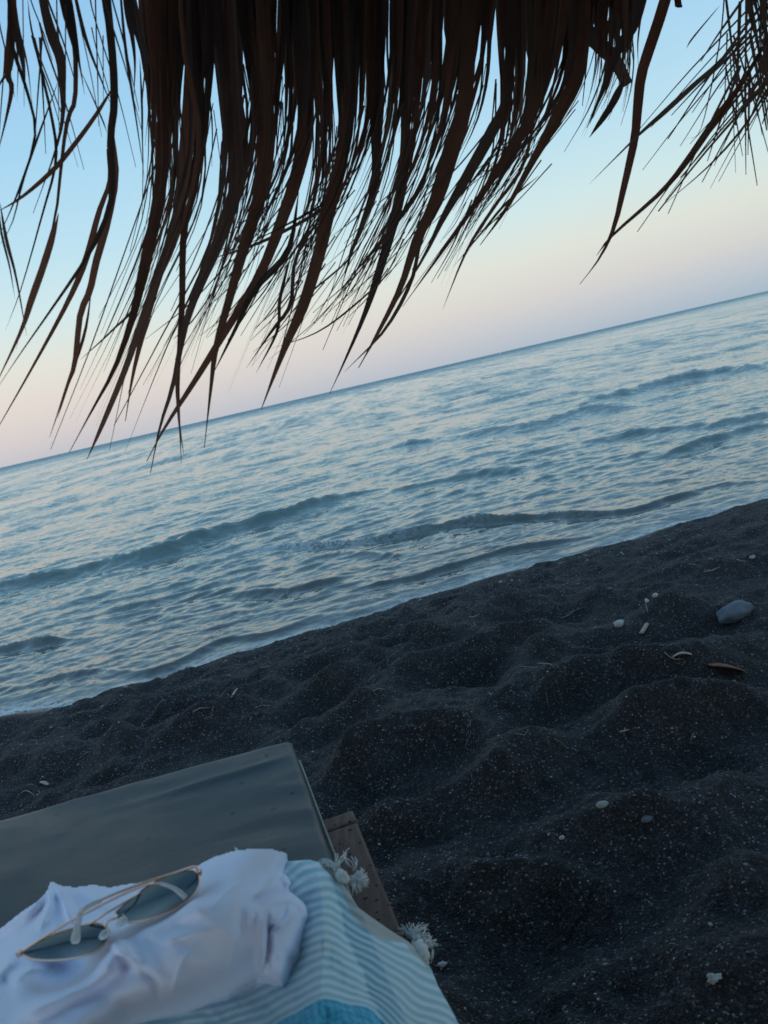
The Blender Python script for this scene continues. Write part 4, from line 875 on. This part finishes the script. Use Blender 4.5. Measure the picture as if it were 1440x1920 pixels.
stone('pale_pebble', 1143, 1106, .013, .008, .006, GREY, 'light grey pebble nearest to the wet sand', 'pebble', .2, 2, .2, .1)
def stick(name, pts, r, mat, label, cat, lift=.003, flat=None):
    P = np.array([on_sand(x, y) for x, y in pts]); P[:, 2] += lift+r; P = smooth_line(P, 12); b = Bag(); b.tube(P-P[0], np.interp(np.linspace(0, 1, 12), [0, .5, 1], [r*.8, r, r*.35]), 7)
    o = py_mesh(name, b.V, b.F, mat); o.location = tuple(P[0]); return tag(o, label, cat)
def slab(name, p0, p1, wd, th, mat, label, cat, bend=.004, tip=.25, lift=.004):
    A_ = on_sand(*p0); B_ = on_sand(*p1); A_[2] += lift+th; B_[2] += lift+th; T = B_-A_; L_ = np.linalg.norm(T); T /= L_; S = np.cross(T, [0, 0, 1]); S /= np.linalg.norm(S); U_ = np.cross(S, T)
    V = []; n = 11
    for i in range(n):
        t_ = i/(n-1); hw = wd/2*(tip+(1-tip)*math.sin(math.pi*(.12+.80*t_))**.7)*(1+.08*math.sin(i*2.3)); c_ = T*L_*t_+U_*bend*math.sin(math.pi*t_)
        V += [c_-S*hw, c_+U_*th, c_+S*hw, c_-U_*th*.5]
    Fc = [(i*4+k, i*4+(k+1) % 4, i*4+4+(k+1) % 4, i*4+4+k) for i in range(n-1) for k in range(4)]+[(3, 2, 1, 0), tuple((n-1)*4+k for k in range(4))]
    o = py_mesh(name, V, Fc, mat, None, True); o.location = tuple(A_); return tag(o, label, cat)
slab('reed_piece', (1203, 1192), (1214, 1173), .016, .003, STRAW, 'short broken straw-coloured reed piece beside the blocky pale stone', 'reed', 0, .8)
stick('twig', [(1216, 1155), (1213, 1143), (1211, 1133)], .0012, TWIG, 'tiny upright dead twig below the white shell fragment', 'twig', .01)
slab('dry_leaf', (1262, 1236), (1298, 1231), .018, .002, STRAW, 'curled straw-coloured dry leaf scrap left of the rusty leaf', 'leaf', .008, .2)
stick('reed_stalk', [(1246, 1226), (1262, 1238), (1282, 1240)], .0012, STRAW, 'thin straw stalk touching the curled dry leaf scrap', 'reed', .004)
slab('fallen_leaf', (1328, 1250), (1396, 1262), .036, .0015, BARK, 'long rusty brown fallen leaf lying on the sand', 'leaf', .006, .1)
slab('reed_piece', (436, 1313), (446, 1296), .009, .002, STRAW, 'pale reed splinter standing out on the sand beyond the mattress', 'reed', .002, .4, .008)
stick('twig', [(362, 1338), (376, 1331), (395, 1330)], .002, TWIG, 'pale curved twig left of the reed splinter beyond the mattress', 'twig')
stick('twig', [(1052, 1162), (1066, 1157), (1078, 1148), (1094, 1142)], .0015, TWIG, 'thin forked dead twig left of the blocky pale stone', 'twig', .005)
stick('twig', [(1008, 1247), (1030, 1248), (1042, 1257)], .0013, TWIG, 'hair-thin bent twig on the sand crest at picture centre right', 'twig', .004)
stick('reed_stalk', [(1162, 1376), (1171, 1374), (1181, 1371)], .0018, STRAW, 'short pale straw stalk lying on the open sand below the rusty leaf', 'reed', .003)
stick('twig', [(700, 1300), (712, 1294), (722, 1296)], .0014, TWIG, 'small pale twig scrap on the sand right of the reed splinter', 'twig', .004)
stick('twig', [(918, 1302), (921, 1306), (925, 1301)], .0016, TWIG, 'very short white twig bit on the sand at picture centre', 'twig', .003)
slab('dry_leaf', (77, 1469), (92, 1475), .014, .002, STRAW, 'pale dry leaf scrap in the debris beside the mattress corner at left', 'leaf', .003, .2)
stick('twig', [(40, 1490), (52, 1486), (66, 1495)], .0018, TWIG, 'pale twig in the debris at the left edge of the sand', 'twig', .004)
for i_, (a_, b_) in enumerate([((1320, 1075), (1350, 1066)), ((1382, 1052), (1402, 1055)), ((880, 1160), (900, 1154))]):
    stick('twig', [a_, ((a_[0]+b_[0])/2, (a_[1]+b_[1])/2+2), b_], .0022, TWIG, ['grey driftwood twig beyond the grey rock, nearest the water', 'short twig at right edge beyond the grey rock', 'small twig close to the wet sand at centre'][i_], 'twig', .004)
# loose grit: thousands of tiny pebbles
ico = bmesh.new(); bmesh.ops.create_icosphere(ico, subdivisions=1, radius=1); iv = np.array([v_.co[:] for v_ in ico.verts]); if_ = np.array([[v_.index for v_ in f.verts] for f in ico.faces]); ico.free()
def grit(name, n, smin, smax, mat, seed, label, band=None):
    g_ = np.random.default_rng(seed); u = g_.random(n); az = np.radians(g_.uniform(-40, 38, n)); r_ = .75+(4.9-.75)*u**1.3
    x = r_*np.sin(az); y = r_*np.cos(az)
    if band:
        x = g_.uniform(-2.6, 2.9, n); y = shore_y(x)-g_.normal(band[0], band[1], n)
    z = sand_height(x, y); s = smin*(smax/smin)**(g_.random(n)**2.2); k = np.stack([g_.uniform(.8, 1.3, n), g_.uniform(.7, 1.1, n), g_.uniform(.4, .8, n)], -1)*s[:, None]
    th = g_.uniform(0, 6.28, n); V = iv[None]*(1+g_.uniform(-.15, .15, (n, len(iv), 1)))*k[:, None]; c_, s2 = np.cos(th)[:, None], np.sin(th)[:, None]
    V = np.stack([V[..., 0]*c_-V[..., 1]*s2+x[:, None], V[..., 0]*s2+V[..., 1]*c_+y[:, None], V[..., 2]+(z+s*.15)[:, None]], -1)
    me = np_mesh(name, V.reshape(-1, 3), (if_[None]+(np.arange(n)*len(iv))[:, None, None]).reshape(-1, 3)); set_attr(me, 'tone', np.repeat(g_.random(n), len(iv)))
    return tag(link_mesh(name, me, mat), label, 'grit', kind='stuff')
GM = Mat('mixed_grit'); ta = GM.n('ShaderNodeAttribute'); ta.attribute_name = 'tone'
GM.set(color=GM.ramp(ta.outputs['Fac'], [(0, (.03, .03, .033)), (.45, (.07, .068, .07)), (.75, (.10, .09, .085)), (.93, (.17, .155, .15)), (.99, (.38, .36, .33))]), rough=.6); GM = GM.m
grit('sand_grit', 9000, .0013, .0042, GM, 3, 'loose mixed grit and small pebbles scattered over the black sand')
grit('shore_shingle', 2600, .0025, .0085, GM, 4, 'line of coarser dark shingle left along the upper swash', (.95, .28))
# scraps of dry straw, uncountable
sb = Bag(); g_ = random.Random(9)
for i in range(260):
    x = g_.uniform(-2.4, 2.8); y = g_.uniform(1.3, 3.9); 
    if y > float(shore_y(np.array(x)))-.45: continue
    a_ = g_.uniform(0, 3.14); l_ = g_.uniform(.006, .028); px_ = np.array([x, x+math.cos(a_)*l_, x+math.cos(a_+.4)*l_*2]); py_ = np.array([y, y+math.sin(a_)*l_, y+math.sin(a_+.4)*l_*2]); pz = sand_height(px_, py_)+.0015
    sb.tube(np.stack([px_, py_, pz], -1), g_.uniform(.0004, .0009), 4)
o = sb.make('straw_litter', STRAW); tag(o, 'fine straw litter scattered across the black sand', 'litter', kind='stuff')

# ---- a float far out, just under the horizon
fp = at(938, 664.0, CAM_Z); BU = plain('white_float_paint', (.8, .8, .8), .4, .001, 3, .05)
bu = empty('buoy', (fp[0], fp[1], 0), 'tiny white buoy floating far out just below the horizon', 'buoy'); sc = np.hypot(fp[0], fp[1])/F
zs = np.array([-.6, -.2, .4, 1.0, 1.5, 1.75])*sc; rs = np.array([.6, 1.3, 1.6, 1.2, .5, .02])*sc
Bag().tube([(fp[0], fp[1], z_) for z_ in zs], rs, 14).make('float', BU, bu); Bag().tube([(fp[0], fp[1], 1.6*sc), (fp[0], fp[1], 3.0*sc)], .18*sc, 8).make('mast', BU, bu)
